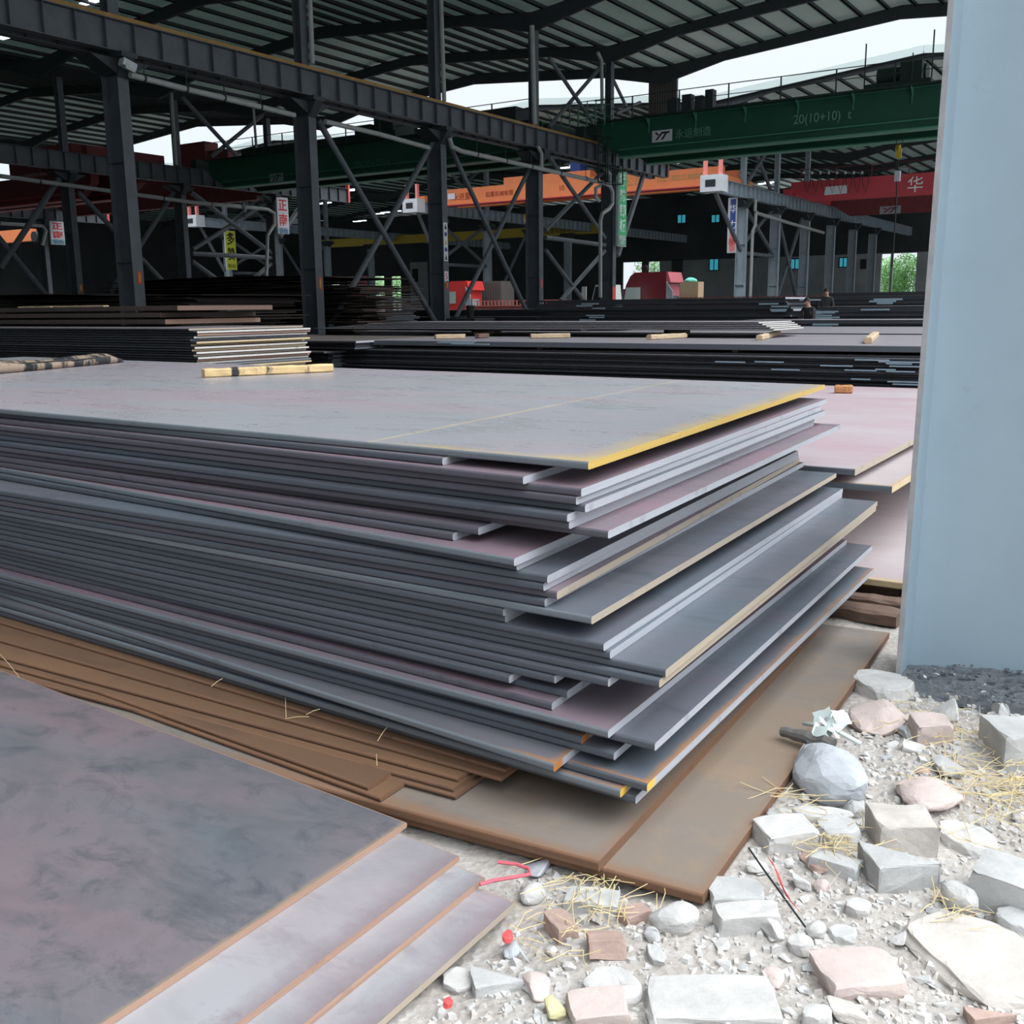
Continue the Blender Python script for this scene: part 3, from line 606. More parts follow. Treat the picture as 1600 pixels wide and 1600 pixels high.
m = MB(); m.box(53.86, atX(1050, 210, 53.86).y, 10.35, 53.89, atX(1019, 210, 53.86).y, 10.95); lg = m.build('logo_plate', 'sign_white', t)
yl = (atX(1050, 210, 53.86).y+atX(1019, 210, 53.86).y)/2; yw = atX(1019, 210, 53.86).y-atX(1050, 210, 53.86).y
def logo(par, X, yc, zc, w, h, mat='black'):
    m = MB(); q = lambda u, v: (X, yc-u*w, zc+v*h)      # u to the right
    for poly in ([(-.42, .38), (-.30, .38), (-.14, .08), (-.26, .08)], [(-.02, .38), (.10, .38), (-.26, -.38), (-.38, -.38)], [(.06, .38), (.44, .38), (.40, .2), (.02, .2)], [(.16, .2), (.28, .2), (.06, -.38), (-.06, -.38)]):
        m.prism([q(u, v) for u, v in poly], (.006, 0, 0))
    m.build('logo_mark', mat, par)
logo(lg, 53.845, yl, 10.65, yw*.9, .55)
text('lettering', '永运制造', (53.87, atX(1083, 206, 53.87).y, 10.62), (0, -1, 0), (0, 0, 1), .52, 'text_greenpale', gg)
text('lettering', '20(10+10)  t', (53.87, atX(1284, 186, 53.87).y, 10.72), (0, -1, 0), (0, 0, 1), .62, 'text_greenpale', gg, w=atX(1240, 186, 53.87).y-atX(1330, 186, 53.87).y)
# --- green crane, left bay (further, in shade)
t = thing('bridge_crane', (52, 45, 9.8), 'dark green bridge crane behind the middle columns in the shaded bay', 'crane')
gg = girder(t, 51.6, 52.2, R1+1.2, R2-1.2, 9.95, 11.7, 'crane_green', 'crane_green_light', 1.6); girder(t, 54.6, 55.2, R1+1.2, R2-1.2, 9.95, 11.7, 'crane_green', 'crane_green_light', 1.6)
m = MB(); m.box(50.9, R1+.22, 10.86, 56, R1+.72, 11.45); m.build('end_carriage', 'crane_green_dark', t); m = MB(); m.box(50.9, R2-.72, 11.3, 56, R2-.22, 11.9); m.build('end_carriage', 'crane_green_dark', t)
m = MB(); m.box(51, R1+1.4, 11.72, 51.6, R2-1.4, 11.78); m.build('walkway', 'crane_green_dark', t); railing(t, 51, R1+1.4, R2-1.4, 11.78, 'crane_green_dark')
m = MB(); m.box(51.6, 42, 11.75, 55.2, 55.5, 12.3); m.box(52, 42.5, 12.3, 54.5, 44, 13.3); m.box(52, 44.3, 12.3, 53.2, 45.6, 12.9); m.build('trolley', 'crane_green_dark', t)
m = MB(); m.box(52, 33.5, 11.8, 54, 36.2, 12.8); m.build('cabin_box', 'rafter_paint', t)
P = atX(432, 278, 51.57); m = MB(); m.box(51.55, P.y-.6, P.z-.28, 51.59, P.y+.6, P.z+.28); lg = m.build('logo_plate', 'text_grey', t); logo(lg, 51.54, P.y, P.z, 1.0, .5, 'crane_green_dark')
P = atX(580, 256, 51.57); text('lettering', '20(10+10) t', (51.58, P.y, P.z), (0, -1, 0), (0, 0, 1), .62, 'crane_green_light', gg)
# --- crane box seen in sky gap
m = MB(); P = atX(722, 178, 60); Q = atX(783, 160, 60)
t = thing('bridge_crane', (44, 75, 10), 'dark red bridge crane at the left edge between the second and third beams', 'crane')
girder(t, 43.8, 44.4, R2+1.2, R3-1.2, 8.95, 10.6, 'crane_darkred', 'crane_red', 1.6); girder(t, 47.5, 48.1, R2+1.2, R3-1.2, 9.3, 10.9, 'crane_darkred', 'crane_red', 1.6)
m = MB(); m.box(43, R2+.22, 11.45, 49, R2+.8, 12.0); m.box(43, R3-.8, 11.05, 49, R3-.22, 11.5); m.build('end_carriage', 'crane_darkred', t)
m = MB(); m.box(43.8, 63, 10.95, 48, 66.5, 12.5); m.box(44, 66.8, 10.95, 47, 70.5, 11.8); m.build('trolley', 'crane_darkred', t)
P = atX(215, 245, 58); Q = atX(330, 260, 58)
t = thing('bridge_crane', (60, 75, 11.5), 'brown red crane machinery standing against the sky gap at upper left', 'crane')
girder(t, 59.6, 60.2, R2+1.2, R3-1.2, 10.1, 11.4, 'crane_darkred', None, 1.6); m = MB(); m.box(58.6, R2+.22, 11.45, 61.8, R2+.8, 11.9); m.build('end_carriage', 'crane_darkred', t); m = MB(); m.box(58.6, R3-.8, 11.05, 61.8, R3-.22, 11.5); m.build('end_carriage', 'crane_darkred', t)
m = MB(); a = atX(212, 245, 60); b = atX(362, 262, 60); m.box(59.5, b.y, 11.4, 61, a.y, 12.4)
c0 = atX(285, 232, 60); c1 = atX(326, 232, 60); m.box(59.6, c1.y, 12.4, 61, c0.y, c0.z+.25); c0 = atX(330, 240, 60); c1 = atX(362, 240, 60); m.box(59.6, c1.y, 12.3, 60.6, c0.y, c0.z+.1); m.build('machinery_box', 'crane_darkred', t)
m = MB(); m.tube([atX(316, 232, 60), atX(316, 226, 60)], .06, 6); m.build('mast', 'crane_darkred', t)

# --- far hall frame
FX = [82.6, 90.6, 98.9, 107.2, 115.2, 123.4]
for r, (Y, tt) in enumerate(((31.5, 'below the orange and red cranes'), (62.0, 'behind the middle front column'), (92.0, 'behind the yellow sign'))):
    for k, X in enumerate(FX[:6 if r == 0 else 4]):
        lb = 'pale grey-blue far-hall column, %s in the row %s' % (['foremost', 'second', 'third', 'fourth', 'fifth', 'sixth'][k], tt)
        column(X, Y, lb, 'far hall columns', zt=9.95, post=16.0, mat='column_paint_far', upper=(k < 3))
    lb = ['pale crane runway beam with a boxed end, running right under the red crane', 'pale crane runway beam with a boxed end behind the middle front column', 'pale crane runway beam with a boxed end left of the yellow sign'][r]
    z0 = [9.95, 10.35, 10.55][r]
    rb = runway(75.8 if r == 0 else 78.5, 140, Y-.3, z0, z0+1.0, lb, 'far hall runway beams', mat='column_paint_far', step=1.0, w=.5)
    x = 75.8 if r == 0 else 78.5
    m = MB(); m.box(x-1.2, Y-1.4, z0-.1, x, Y+.3, z0+1.1); eb = m.build('boxed_end', 'white_paint', rb); m = MB(); m.box(x-1.22, Y-.9, z0+.25, x-1.19, Y-.1, z0+.75); m.build('opening', 'dark_metal', eb)
    for yy in (Y-1.1, Y+.1):
        m = MB(); m.box(x-.9, yy-.12, z0+1.1, x-.6, yy+.12, z0+2.4); m.build('end_buffer', 'pink_post', rb)
    zz = z0
    brace('cross_brace', [((x+.3, Y-.3, zz-.05), (81.9, Y-.2, 5.9))], .17, ['slanted strut under the boxed beam end in front of the blue sign', 'slanted strut under the boxed beam end behind the middle front column', 'slanted strut below the far-left boxed beam end'][r], 'far hall braces')
    brace('cross_brace', [((82.9, Y, 9.5), (90.2, Y, 5.9)), ((82.9, Y+.2, 6.2), (90.2, Y+.2, 9.6)), ((82.9, Y, 5.75), (90.3, Y, 5.75)), ((91, Y, 9.5), (98.5, Y, .6)), ((91, Y+.2, .6), (98.5, Y+.2, 9.5))], .16, ['tube braces right of the pale column with the blue sign', 'tube braces of the far hall seen between the middle and fourth front columns', 'tube braces of the far hall around the yellow sign'][r], 'far hall braces')
    brace('cross_brace', [((82.9, Y, 10.9), (90.2, Y, 15.8)), ((82.9, Y+.2, 15.8), (90.2, Y+.2, 10.9))], .16, ['upper tube cross brace right of the orange crane end', 'upper tube cross brace above the boxed beam behind the middle column', 'upper tube cross brace above the yellow sign'][r], 'far hall braces')
t = thing('drain_pipe', (83.2, 30.6, 9), 'pale pipe run below the far beam right of the blue sign', 'pipe', 'drain pipes under the beams')
m = MB(); m.tube([(83.3, 30.7, 9.9), (83.3, 30.7, 9.1), (83.7, 30.7, 8.9), (92, 30.7, 8.6), (102, 30.7, 8.3)], .14, 10); m.build('pipe_run', 'pipe_paint', t)
m = MB(); m.tube([(83.5, 30.7, 8.9), (83.5, 30.7, 8.0), (82.9, 30.7, 7.4), (82.9, 30.7, 0)], .13, 10); m.build('downpipe', 'pipe_paint', t)
# blue sign on the first far column
P = atY(1139, 309, 31.0); Q = atY(1150, 395, 31.0)
tb = thing('hanging_sign', (80.5, 31, 5), 'tall narrow blue and pink sign in a white frame on the pale far column', 'sign', 'signs on the columns')
xa = atX(1137, 350, 80.8).y; xb_ = atX(1150, 350, 80.8).y; zt_ = atX(1144, 309, 80.8).z; zb_ = atX(1144, 395, 80.8).z; zm = zb_+(zt_-zb_)*.36
m = MB(); m.box(80.8, xb_, zb_, 81.0, xa, zt_); m.build('sign_box', 'white_paint', tb)
m = MB(); m.box(80.78, xb_+.05, zm, 80.8, xa-.2, zt_-.1); f1 = m.build('blue_face', 'sign_blue', tb); m = MB(); m.box(80.78, xb_+.05, zb_+.1, 80.8, xa-.2, zm); f2 = m.build('pink_face', 'pink_post', tb)
yc = (xa+xb_)/2-.08
text('lettering', '华', (80.775, yc, zt_-.9), (0, -1, 0), (0, 0, 1), .7, 'text_white', f1); text('lettering', '力', (80.775, yc, zt_-2.1), (0, -1, 0), (0, 0, 1), .7, 'text_white', f1); text('lettering', '桥', (80.775, yc, zb_+.8), (0, -1, 0), (0, 0, 1), .7, 'sign_red', f2)
# --- orange crane
t = thing('bridge_crane', (81, 46, 11), 'bright orange bridge crane spanning the middle of the far hall', 'crane')
og = girder(t, 80.2, 80.9, 32.4, 61.6, 10.95, 12.35, 'crane_orange', None, 1.3); girder(t, 83.4, 84.1, 32.4, 61.6, 11.0, 12.35, 'crane_orange', None, 1.3)
m = MB(); m.box(80.0, 33.6, 10.87, 81.1, 60.4, 10.95); m.build('flange', 'crane_red', t)
m = MB(); m.box(79.6, 31.6, 10.96, 85, 32.4, 11.5); m.box(79.6, 61.5, 11.36, 85, 62.2, 11.9); m.build('end_carriage', 'crane_orange', t)
m = MB(); m.box(80.2, 44.2, 12.35, 84, 53.0, 12.95); tr = m.build('trolley', 'crane_orange', t); m = MB(); m.box(80.6, 45.4, 13.0, 81.8, 46.4, 13.9); m.build('control_box', 'sign_blue', tr)
text('lettering', '公司', (80.17, atX(990, 284, 80.17).y, 11.7), (0, -1, 0), (0, 0, 1), .95, 'text_gold', og)
text('lettering', 'TEL:13855538808', (80.17, atX(1061, 276, 80.17).y, 11.72), (0, -1, 0), (0, 0, 1), .6, 'text_gold', og, w=atX(1026, 276, 80.17).y-atX(1098, 276, 80.17).y)
text('lettering', '永进重', (80.17, atX(721, 306, 80.17).y, 11.6), (0, -1, 0), (0, 0, 1), .7, 'text_redbrown', og)
text('lettering', '起重机械有限', (80.17, atX(780, 300, 80.17).y, 11.6), (0, -1, 0), (0, 0, 1), .5, 'text_redbrown', og)
text('lettering', '10', (80.17, atX(877, 292, 80.17).y, 11.65), (0, -1, 0), (0, 0, 1), .6, 'text_redbrown', og)
P = atX(704, 307, 80.17); m = MB(); m.box(80.15, P.y-.5, P.z-.25, 80.18, P.y+.3, P.z+.25); m.build('logo_plate', 'sign_white', t)
# --- red crane
t = thing('bridge_crane', (93, 17, 11), 'red bridge crane with a big white character on the right', 'crane')
rg = girder(t, 92.6, 93.3, 3, 30.9, 10.35, 12.1, 'crane_red', None, 1.8); girder(t, 104, 104.7, 3, 30.7, 9.9, 12.0, 'crane_darkred', None, 1.8)
m = MB(); m.box(92, 30.7, 10.96, 106, 31.4, 11.5); m.build('end_carriage', 'crane_red', t)
railing(t, 92.5, 3, 30.6, 12.1, 'crane_darkred', 1.0, 3.0)
a = atX(1288, 305, 92.55); b = atX(1323, 302, 92.55); c = atX(1289, 292, 92.55); d = atX(1324, 289, 92.55)
m = MB(); m.prism([a, b, d, c], (.03, 0, 0)); m.build('logo_plate', 'sign_white', t)
text('lettering', '华', (92.57, atX(1430, 290, 92.57).y, atX(1430, 290, 92.57).z), (0, -1, 0), (0, 0, 1), 1.35, 'text_white', rg)
P = atX(1391, 328, 103.95); m = MB(); m.box(103.93, P.y-.95, P.z-.35, 103.96, P.y+.95, P.z+.35); lg = m.build('logo_plate', 'text_grey', t); logo(lg, 103.9, P.y, P.z, 1.7, .6, 'crane_darkred')
for k in range(8):
    x = 1256+k*13; P0 = atX(x, 272, 92.2); P1 = atX(x+11, 272, 92.2); Pm = atX(x+5.5, 302, 92.2)
    m = MB(); m.tube([P0, P0*.7+Pm*.3+Vector((0, 0, -.35)), Pm, P1*.7+Pm*.3+Vector((0, 0, -.35)), P1], .03, 5); m.build('cable_loop', 'black', t)
    m = MB(); m.box(92.15, P0.y-.07, P0.z, 92.25, P0.y+.07, P0.z+.22); m.build('cable_clip', 'white_paint', t)
# hooks
def hook(X, a, b0, b1, label, ychain=None, mat='hook_yellow', s=1.0):
    P = atX(a, b0, X); t = thing('crane_hook', P, label, 'hook', 'crane hooks')
    Q = Vector((X, P.y, P.z)); m = MB(); m.tube([Q+Vector((0, -.08*s, 0)), Q+Vector((0, .08*s, 0))], .32*s, 18); m.tube([Q+Vector((0, .15*s, 0)), Q+Vector((0, .22*s, 0))], .32*s, 18); m.box(X-.1*s, Q.y-.2*s, Q.z-.75*s, X+.1*s, Q.y+.2*s, Q.z); m.build('pulley_block', mat, t)
    m = MB(); pts = [Q+Vector((0, math.sin(u)*.2*s, -1.0*s-math.cos(u)*.0-.2*s*(1-math.cos(u)))) for u in [PI*.1*k for k in range(0, 14)]]; m.tube(pts, .05*s, 8); m.build('hook', 'dark_metal', t)
    m = MB(); top = 12.0 if X < 80 else 12.5; m.tube([Q+Vector((0, -.25*s, 0)), (X, Q.y-.25*s, top)], .02, 5); m.tube([Q+Vector((0, .25*s, 0)), (X, Q.y+.25*s, top)], .02, 5); m.build('wire_rope', 'black', t)
    return Q
Q = hook(55.8, 1405, 232, 0, 'yellow crane hook hanging below the right end of the green crane', s=.62)
t = thing('hoist_chain', (55.8, Q.y, 7.9), 'thin hanging chain with a small white box below the yellow hook', 'chain')
m = MB(); m.tube([(55.8, Q.y, Q.z-.7), (55.8, Q.y+.02, 7.9), (55.8, Q.y-.02, 6.6), (55.8, Q.y, 3.4)], .035, 6); m.build('chain', 'black', t); m = MB(); m.box(55.7, Q.y-.13, 7.6, 55.9, Q.y+.13, 8.1); m.build('white_box', 'white_paint', t)
hook(82.2, 822, 338, 0, 'small yellow hook under the orange crane, left of the fourth front column', s=.7); hook(53.3, 382, 300+22, 0, 'small pale hook hanging under the dark green crane', mat='text_grey', s=.55)
# yellow girder far inside
t = thing('bridge_crane', (112, 46, 9.5), 'faded yellow crane girder deep in the far hall behind the braces', 'crane')
m = MB(); a = atX(500, 383, 112); b = atX(940, 362, 112); m.box(112, b.y, a.z-.4, 112.6, a.y, a.z+.7); m.build('girder', 'hook_yellow', t)
text('lettering', '起重机械有限公司', (111.98, atX(885, 370, 112).y, a.z+.15), (0, -1, 0), (0, 0, 1), .8, 'black', t)
t = thing('bridge_crane', (70, 95, 8.5), 'yellow orange crane beam at the left edge beside the small white sign', 'crane')
m = MB(); P = atX(0, 365, 74); Q = atX(48, 368, 74); m.box(74, Q.y, Q.z-.6, 74.8, P.y+6, Q.z+.8); m.build('girder', 'crane_orange', t); m = MB(); m.tube([(74.1, Q.y-1.2, Q.z-.2), (73.6, Q.y-1.2, Q.z-.2)], .6, 20); m.build('wheel', 'dark_metal', t)
# far translucent roof panels lit by sky, drawn as glowing strips
def px_on(x, y, z): return atz(x, y, z)
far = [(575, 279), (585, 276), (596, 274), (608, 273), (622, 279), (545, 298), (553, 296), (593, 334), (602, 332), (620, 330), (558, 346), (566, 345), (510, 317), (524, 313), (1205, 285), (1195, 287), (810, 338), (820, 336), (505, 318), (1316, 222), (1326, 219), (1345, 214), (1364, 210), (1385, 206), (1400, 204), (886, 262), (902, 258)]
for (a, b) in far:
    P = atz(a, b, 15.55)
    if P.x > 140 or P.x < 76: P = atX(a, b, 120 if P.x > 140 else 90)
    lamp_or_skylight(P, 1.5, 'small bright lamp strip under the dark roof of the far hall', 'far hall lamp strips')  # these lamp strips stand for sky-lit translucent roof panels

# ================================================================== NEAR PILLAR
t = thing('steel_pillar', (4.6, .5, 0), 'huge pale blue steel column filling the right edge of the picture', 'column')
m = MB(); m.box(4.42, .935, -.02, 4.80, .955, 15.4); m.build('flange', 'pillar_paint', t)
paint('edge_speckled', (.42, .42, .43, 1), .7, .3, (.22, .13, .09, 1), 6)
m = MB(); m.box(4.414, .9345, -.02, 4.4195, .9555, 15.4); e = m.build('worn_edge', 'edge_speckled', t)
m = MB(); m.box(4.42, .02, -.02, 4.80, .04, 15.4); m.build('flange', 'pillar_paint', t)
m = MB(); m.box(4.60, .04, -.02, 4.615, .935, 15.4); m.build('web', 'pillar_paint', t)
t.rotation_euler = (.0115, 0, 0); t.location.y -= .026

# ================================================================== PLATES
def plate_mesh(W, L, th, name, mats, r=None, warp=0, shear=0):
    """rounded-edge plate; local origin at its near right corner on the top face, x away, y to the left. mats: top, long edge, end face"""
    r = r or min(.008, th*.42); prof = []
    for (cx, cz, a0) in ((r, -r, 180), (W-r, -r, 90), (W-r, -th+r, 0), (r, -th+r, -90)):
        for k in range(4): a = math.radians(a0-k*30); prof.append((cx+r*math.cos(a), cz+r*math.sin(a)))
    n = len(prof); NS = 2 if not warp else 14; vs = []
    for j in range(NS):
        u = j/(NS-1); y = L*u; dz = warp*4*u*(1-u) if warp else 0
        vs += [(x+y*math.tan(shear), y, z+dz) for x, z in prof]
    fs = []; mi = []
    for j in range(NS-1):
        for i in range(n):
            fs.append((j*n+i, (j+1)*n+i, (j+1)*n+(i+1) % n, j*n+(i+1) % n))
            x = (prof[i][0]+prof[(i+1) % n][0])/2; mi.append(1 if (x < r*.95 or x > W-r*.95) else 0)
    fs.append(tuple(range(n))); mi.append(2); fs.append(tuple((NS-1)*n+i for i in range(n-1, -1, -1))); mi.append(2)
    me = bpy.data.meshes.new(name); me.from_pydata(vs, [], fs)
    for x in mats: me.materials.append(MATS[x])
    me.polygons.foreach_set('material_index', mi); me.update()
    bm = bmesh.new(); bm.from_mesh(me); bmesh.ops.recalc_face_normals(bm, faces=bm.faces); bm.to_mesh(me); bm.free()
    return me
def plate(N, L, W, ang, th, mats, label, group=None, name='steel_plate', warp=0, cat='steel plate', lang=None):
    """N world near-right top corner, ang: rotation of the long axis from +Y"""
    o = bpy.data.objects.new(name, plate_mesh(W, L, th, name, mats, warp=warp, shear=0 if lang is None else ang-lang)); COL.objects.link(o)
    o.location = N; o.rotation_euler = (0, 0, ang); tag(o, label, cat, group); return o

# main stack, top to bottom: corner pixel, far-right corner pixel (or None), left-crossing angle class, materials, look
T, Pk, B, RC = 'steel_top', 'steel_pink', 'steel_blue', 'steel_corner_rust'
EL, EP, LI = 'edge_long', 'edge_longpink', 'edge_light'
main = [
 ((919, 722), (1295, 599), T, 'edge_dull', 'edge_yellow', 'pale topmost plate with a bright yellow right edge'),
 ((691, 716), None, Pk, EL, LI, 'short grey plate set back under the yellow-edged plate'),
 ((817, 745), None, Pk, EP, LI, 'mauve plate with a pale end showing under the yellow-edged plate'),
 ((908, 764), (1292, 623), Pk, EP, LI, 'mauve plate reaching out below the yellow edge'),
 ((900, 777), (1283, 635), Pk, EP, LI, 'mauve plate tucked under the first long mauve one'),
 ((914, 789), (1290, 641), B, EL, LI, 'thin blue-grey plate with a blunt nibbled corner'),
 ((886, 804), (1273, 651), B, EL, LI, 'blue-grey plate with a bright end, third of the tight upper group'),
 ((889, 815), (1272, 658), B, EP, LI, 'blue-grey plate just above the long jutting mauve one'),
 ((950, 830), (1314, 663), Pk, EP, LI, 'long jutting mauve plate, widest of the upper group'),
 ((747, 825), None, Pk, EP, LI, 'set-back plate, pale corner showing above the overhanging one'),
 ((707, 834), None, B, EP, LI, 'set-back plate with a small rust spot on its corner'),
 ((803, 873), None, Pk, 'edge_dull', LI, 'overhanging mauve plate casting a dark shadow on the left'),
 ((807, 880), None, B, EL, LI, 'plate right beneath the overhanging mauve plate'),
 ((855, 900), (1247, 704), B, EL, LI, 'upper dark blue-grey plate with a bright end, mid stack'),
 ((849, 912), (1248, 710), B, EL, LI, 'lower dark blue-grey plate with a bright end, mid stack'),
 ((870, 925), (1249, 716), Pk, EP, 'edge_tan', 'plate with a tan end in the middle group'),
 ((851, 937), (1256, 722), B, EL, LI, 'plate with a clipped corner under the tan-ended plate'),
 ((924, 964), (1307, 739), B, 'edge_dull', 'edge_tan', 'broad jutting plate with a tan right edge'),
 ((786, 952), None, B, EL, LI, 'set-back plate in the recess left of the broad tan-edged plate'),
 ((789, 962), None, B, EL, LI, 'set-back plate with a pale notch end in mid height'),
 ((943, 1006), (1317, 763), B, EL, LI, 'jutting plate with a slanted bright end, upper of a pair'),
 ((953, 1018), (1316, 770), B, EL, LI, 'jutting plate with a slanted bright end, lower of a pair'),
 ((1040, 1047), (1371, 783), B, EL, 'edge_tan', 'wide jutting plate, creamy end, upper of two'),
 ((1030, 1063), (1369, 791), B, EL, 'edge_tan', 'wide jutting plate, creamy end, lower of two'),
 ((950, 1062), None, B, EL, LI, 'plate with a chipped white corner under the wide creamy pair'),
 ((866, 1057), None, B, EL, LI, 'set-back plate with a small white end left of the chipped corner'),
 ((795, 1057), None, B, EL, LI, 'set-back plate farthest left in the lower group'),
 ((886, 1080), None, B, EL, LI, 'set-back plate over a thin dark one in the lower group'),
 ((862, 1099), None, Pk, EP, LI, 'mauve set-back plate with a clean corner in the lower group'),
 ((950, 1142), (1323, 843), Pk, 'edge_dull', LI, 'large plate with a violet patch near its corner'),
 ((1023, 1162), (1363, 852), B, EL, LI, 'smooth blue-grey plate jutting far right near the bottom'),
 ((908, 1152), None, RC, EL, 'edge_rusttip', 'dark plate with a rusty corner tip under the violet-patched plate'),
 ((959, 1177), None, B, EL, LI, 'dark plate under the one with the rusty tip'),
 ((865, 1195), None, RC, 'edge_dull', 'edge_rusttip', 'long pale-rimmed ledge plate with an orange rusty corner'),
 ((1011, 1226), (1366, 888), RC, EL, 'edge_yellowtip', 'lowest long plate with an orange-yellow corner and mauve far end'),
 ((969, 1235), None, RC, 'edge_dull', 'edge_yellowtip', 'bottom plate with a bright yellow painted corner'),
 ((993, 1245), None, B, EL, LI, 'bottommost grey plate peeking out beside the yellow corner'),
]
NM = len(main); ZT0, ZB0 = 1.13, .165; pitch = (ZT0-ZB0)/NM; TH = pitch-.0012
LEFTY = [639, 645, 655, 665, 672, 680, 690, 698, 705, 714, 722, 731, 742, 766, 774, 782, 790, 797, 804, 811, 819, 827, 836, 845, 852, 858, 864, 872, 880, 896, 905, 912, 918, 924, 940, 948, 955]
rnd = random.Random(4); lastR = .07
def dirang(a, b): return math.atan2(-(b.x-a.x), b.y-a.y)
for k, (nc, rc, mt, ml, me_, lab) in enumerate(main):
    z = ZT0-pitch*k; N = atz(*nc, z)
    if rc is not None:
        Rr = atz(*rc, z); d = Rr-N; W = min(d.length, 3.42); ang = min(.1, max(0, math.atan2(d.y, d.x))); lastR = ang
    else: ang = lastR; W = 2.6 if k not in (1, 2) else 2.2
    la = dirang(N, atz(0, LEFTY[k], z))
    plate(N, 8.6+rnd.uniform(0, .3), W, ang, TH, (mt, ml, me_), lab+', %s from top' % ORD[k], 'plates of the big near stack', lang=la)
# base plates under the stack
N1 = atz(935, 1347, .088); R1_ = atz(1281, 976, .088)-N1; plate(N1, 7.4, R1_.length, math.atan2(R1_.y, R1_.x), .032, ('steel_rusty', 'edge_rust', 'edge_rust'), 'brown rusty thick plate under the stack, its front edge orange', 'rusty base plates', lang=dirang(N1, atz(601, 1258, .088)))
N2 = atz(1098, 1399, .055); R2_ = atz(1390, 988, .055)-N2; plate(N2, 7.0, R2_.length, math.atan2(R2_.y, R2_.x), .030, ('steel_rusty', 'edge_rust', 'edge_rust'), 'brown rusty base plate sticking out farthest right onto the rubble', 'rusty base plates', lang=dirang(N2, atz(932, 1355, .055)))
# dunnage under the base and the big stack
def timber(name, p, q, w_, h, mat, label, group=None, cat='timber', char=None, seed=0, lump=.004):
    p = Vector(p); q = Vector(q); L = (q-p).length; r = random.Random(seed); n = max(6, int(L/.06)); vs = []; fs = []; K = 8
    for i in range(n+1):
        for k in range(K):
            a = 2*PI*(k+.5)/K; cx = max(-1, min(1, math.cos(a)*1.75)); cz = max(-1, min(1, math.sin(a)*1.75)); cx *= 1-.12*(abs(cz) > .99)*(abs(cx) > .99); cz *= 1
            e = .93 if i in (0, n) else 1
            vs.append((L*i/n, cx*w_/2*e+r.uniform(-lump, lump), cz*h/2*e+h/2+(r.uniform(-lump, lump) if cz > 0 else 0)))
    for i in range(n):
        for k in range(K): fs.append((i*K+k, i*K+(k+1) % K, (i+1)*K+(k+1) % K, (i+1)*K+k))
    fs += [tuple(range(K-1, -1, -1)), tuple(n*K+k for k in range(K))]
    me = bpy.data.meshes.new(name); me.from_pydata(vs, [], fs); me.materials.append(MATS[mat]); me.update()
    bm = bmesh.new(); bm.from_mesh(me); bmesh.ops.recalc_face_normals(bm, faces=bm.faces); bm.to_mesh(me); bm.free()
    o = bpy.data.objects.new(name, me); COL.objects.link(o); o.location = p; d = q-p; o.rotation_euler = (0, -math.atan2(d.z, math.hypot(d.x, d.y)), math.atan2(d.y, d.x))
    return tag(o, label, cat, group)
timber('timber_beam', (5.25, 1.10, 0), (5.30, 2.6, 0), .16, .075, 'wood_rusty', 'dark rounded timber lying in the gap behind the rusty base plate', 'timbers in the dark gap')
timber('timber_beam', (5.48, 1.05, 0), (5.50, 2.6, 0), .12, .07, 'wood_rusty', 'thinner dark timber behind the rounded one in the gap', 'timbers in the dark gap', seed=3)
timber('timber_beam', (5.80, 1.22, 0), (5.82, 2.4, 0), .10, .088, 'wood_rusty', 'small reddish block propping the pale plate over the gap', 'timbers in the dark gap', seed=5)
for i, y in enumerate((2.6, 4.6, 6.6)): timber('timber_beam', (2.75, y, .088), (5.1, y+.05, .088), .09, .075, 'wood_rusty', 'timber spacer hidden beneath the big stack', 'timber spacers under the stack', seed=9+i)
# rusty plates under the left part of the stack
rust = [((711, 1243), .108, 'lowest broad rust-brown plate with a square corner under the big stack'), ((708, 1232), .122, 'rust-brown plate just above the broad square-cornered one'), ((715, 1216), .137, 'rust-brown plate third from the bottom with a recessed corner'), ((782, 1216), .151, 'rust-brown plate jutting farthest right with a bent lip'), ((789, 1203), .164, 'uppermost rust-brown plate touching the blue plates above')]
for i, ((x, y), z, lab) in enumerate(rust):
    N = atz(x, y, z); plate(N, 5.8, .52 if i > 2 else .6, .03, .0135, ('rust_plate', 'edge_rust', 'edge_rust'), lab, 'rust-brown plates under the stack', lang=dirang(N, atz(0, [1052, 1038, 1026, 1000, 972][i], z)))
for i, ((x, y), z, lab) in enumerate([((594, 1247), .105, 'rust-brown plate with a notched corner, lower of the pair at the front left'), ((574, 1229), .12, 'rust-brown plate, upper of the pair at the front left')]):
    N = atz(x, y, z); plate(N, 5.2, .20, .03, .013, ('rust_plate', 'edge_rust', 'edge_rust'), lab, 'rust-brown plates under the stack', lang=-.045)
# foreground stack (bottom left); local x away, so the far right corner is given
def fplate(cpx, z, W, L, ang, th, mats, lab):
    Cn = atz(*cpx, z); ca, sa = math.cos(ang), math.sin(ang)
    N = Cn-Vector((ca*W, sa*W, 0)); return plate(N, L, W, ang, th, mats, lab, 'plates of the foreground stack', lang=-.052)
fplate((636, 1284), .112, 2.3, 4.4, .002, .018, ('steel_fore', 'edge_pinkrust', 'edge_pinkrust'), 'large dark blotchy plate on top of the foreground stack at lower left')
fplate((718, 1336), .093, 2.3, 4.3, .002, .018, ('steel_fore_light', 'edge_pinkrust', 'edge_pinkrust'), 'second foreground plate with purple rust blotches along its rim')
fplate((758, 1369), .074, 2.3, 4.2, .002, .018, ('steel_fore_light', 'edge_pinkrust', 'edge_pinkrust'), 'third foreground plate, a narrow grey strip with a dark stained rim')
fplate((805, 1409), .055, 2.3, 4.1, .002, .018, ('steel_fore_light', 'edge_pinkrust', 'edge_tan'), 'lowest pale foreground plate with a tan edge against the rubble')

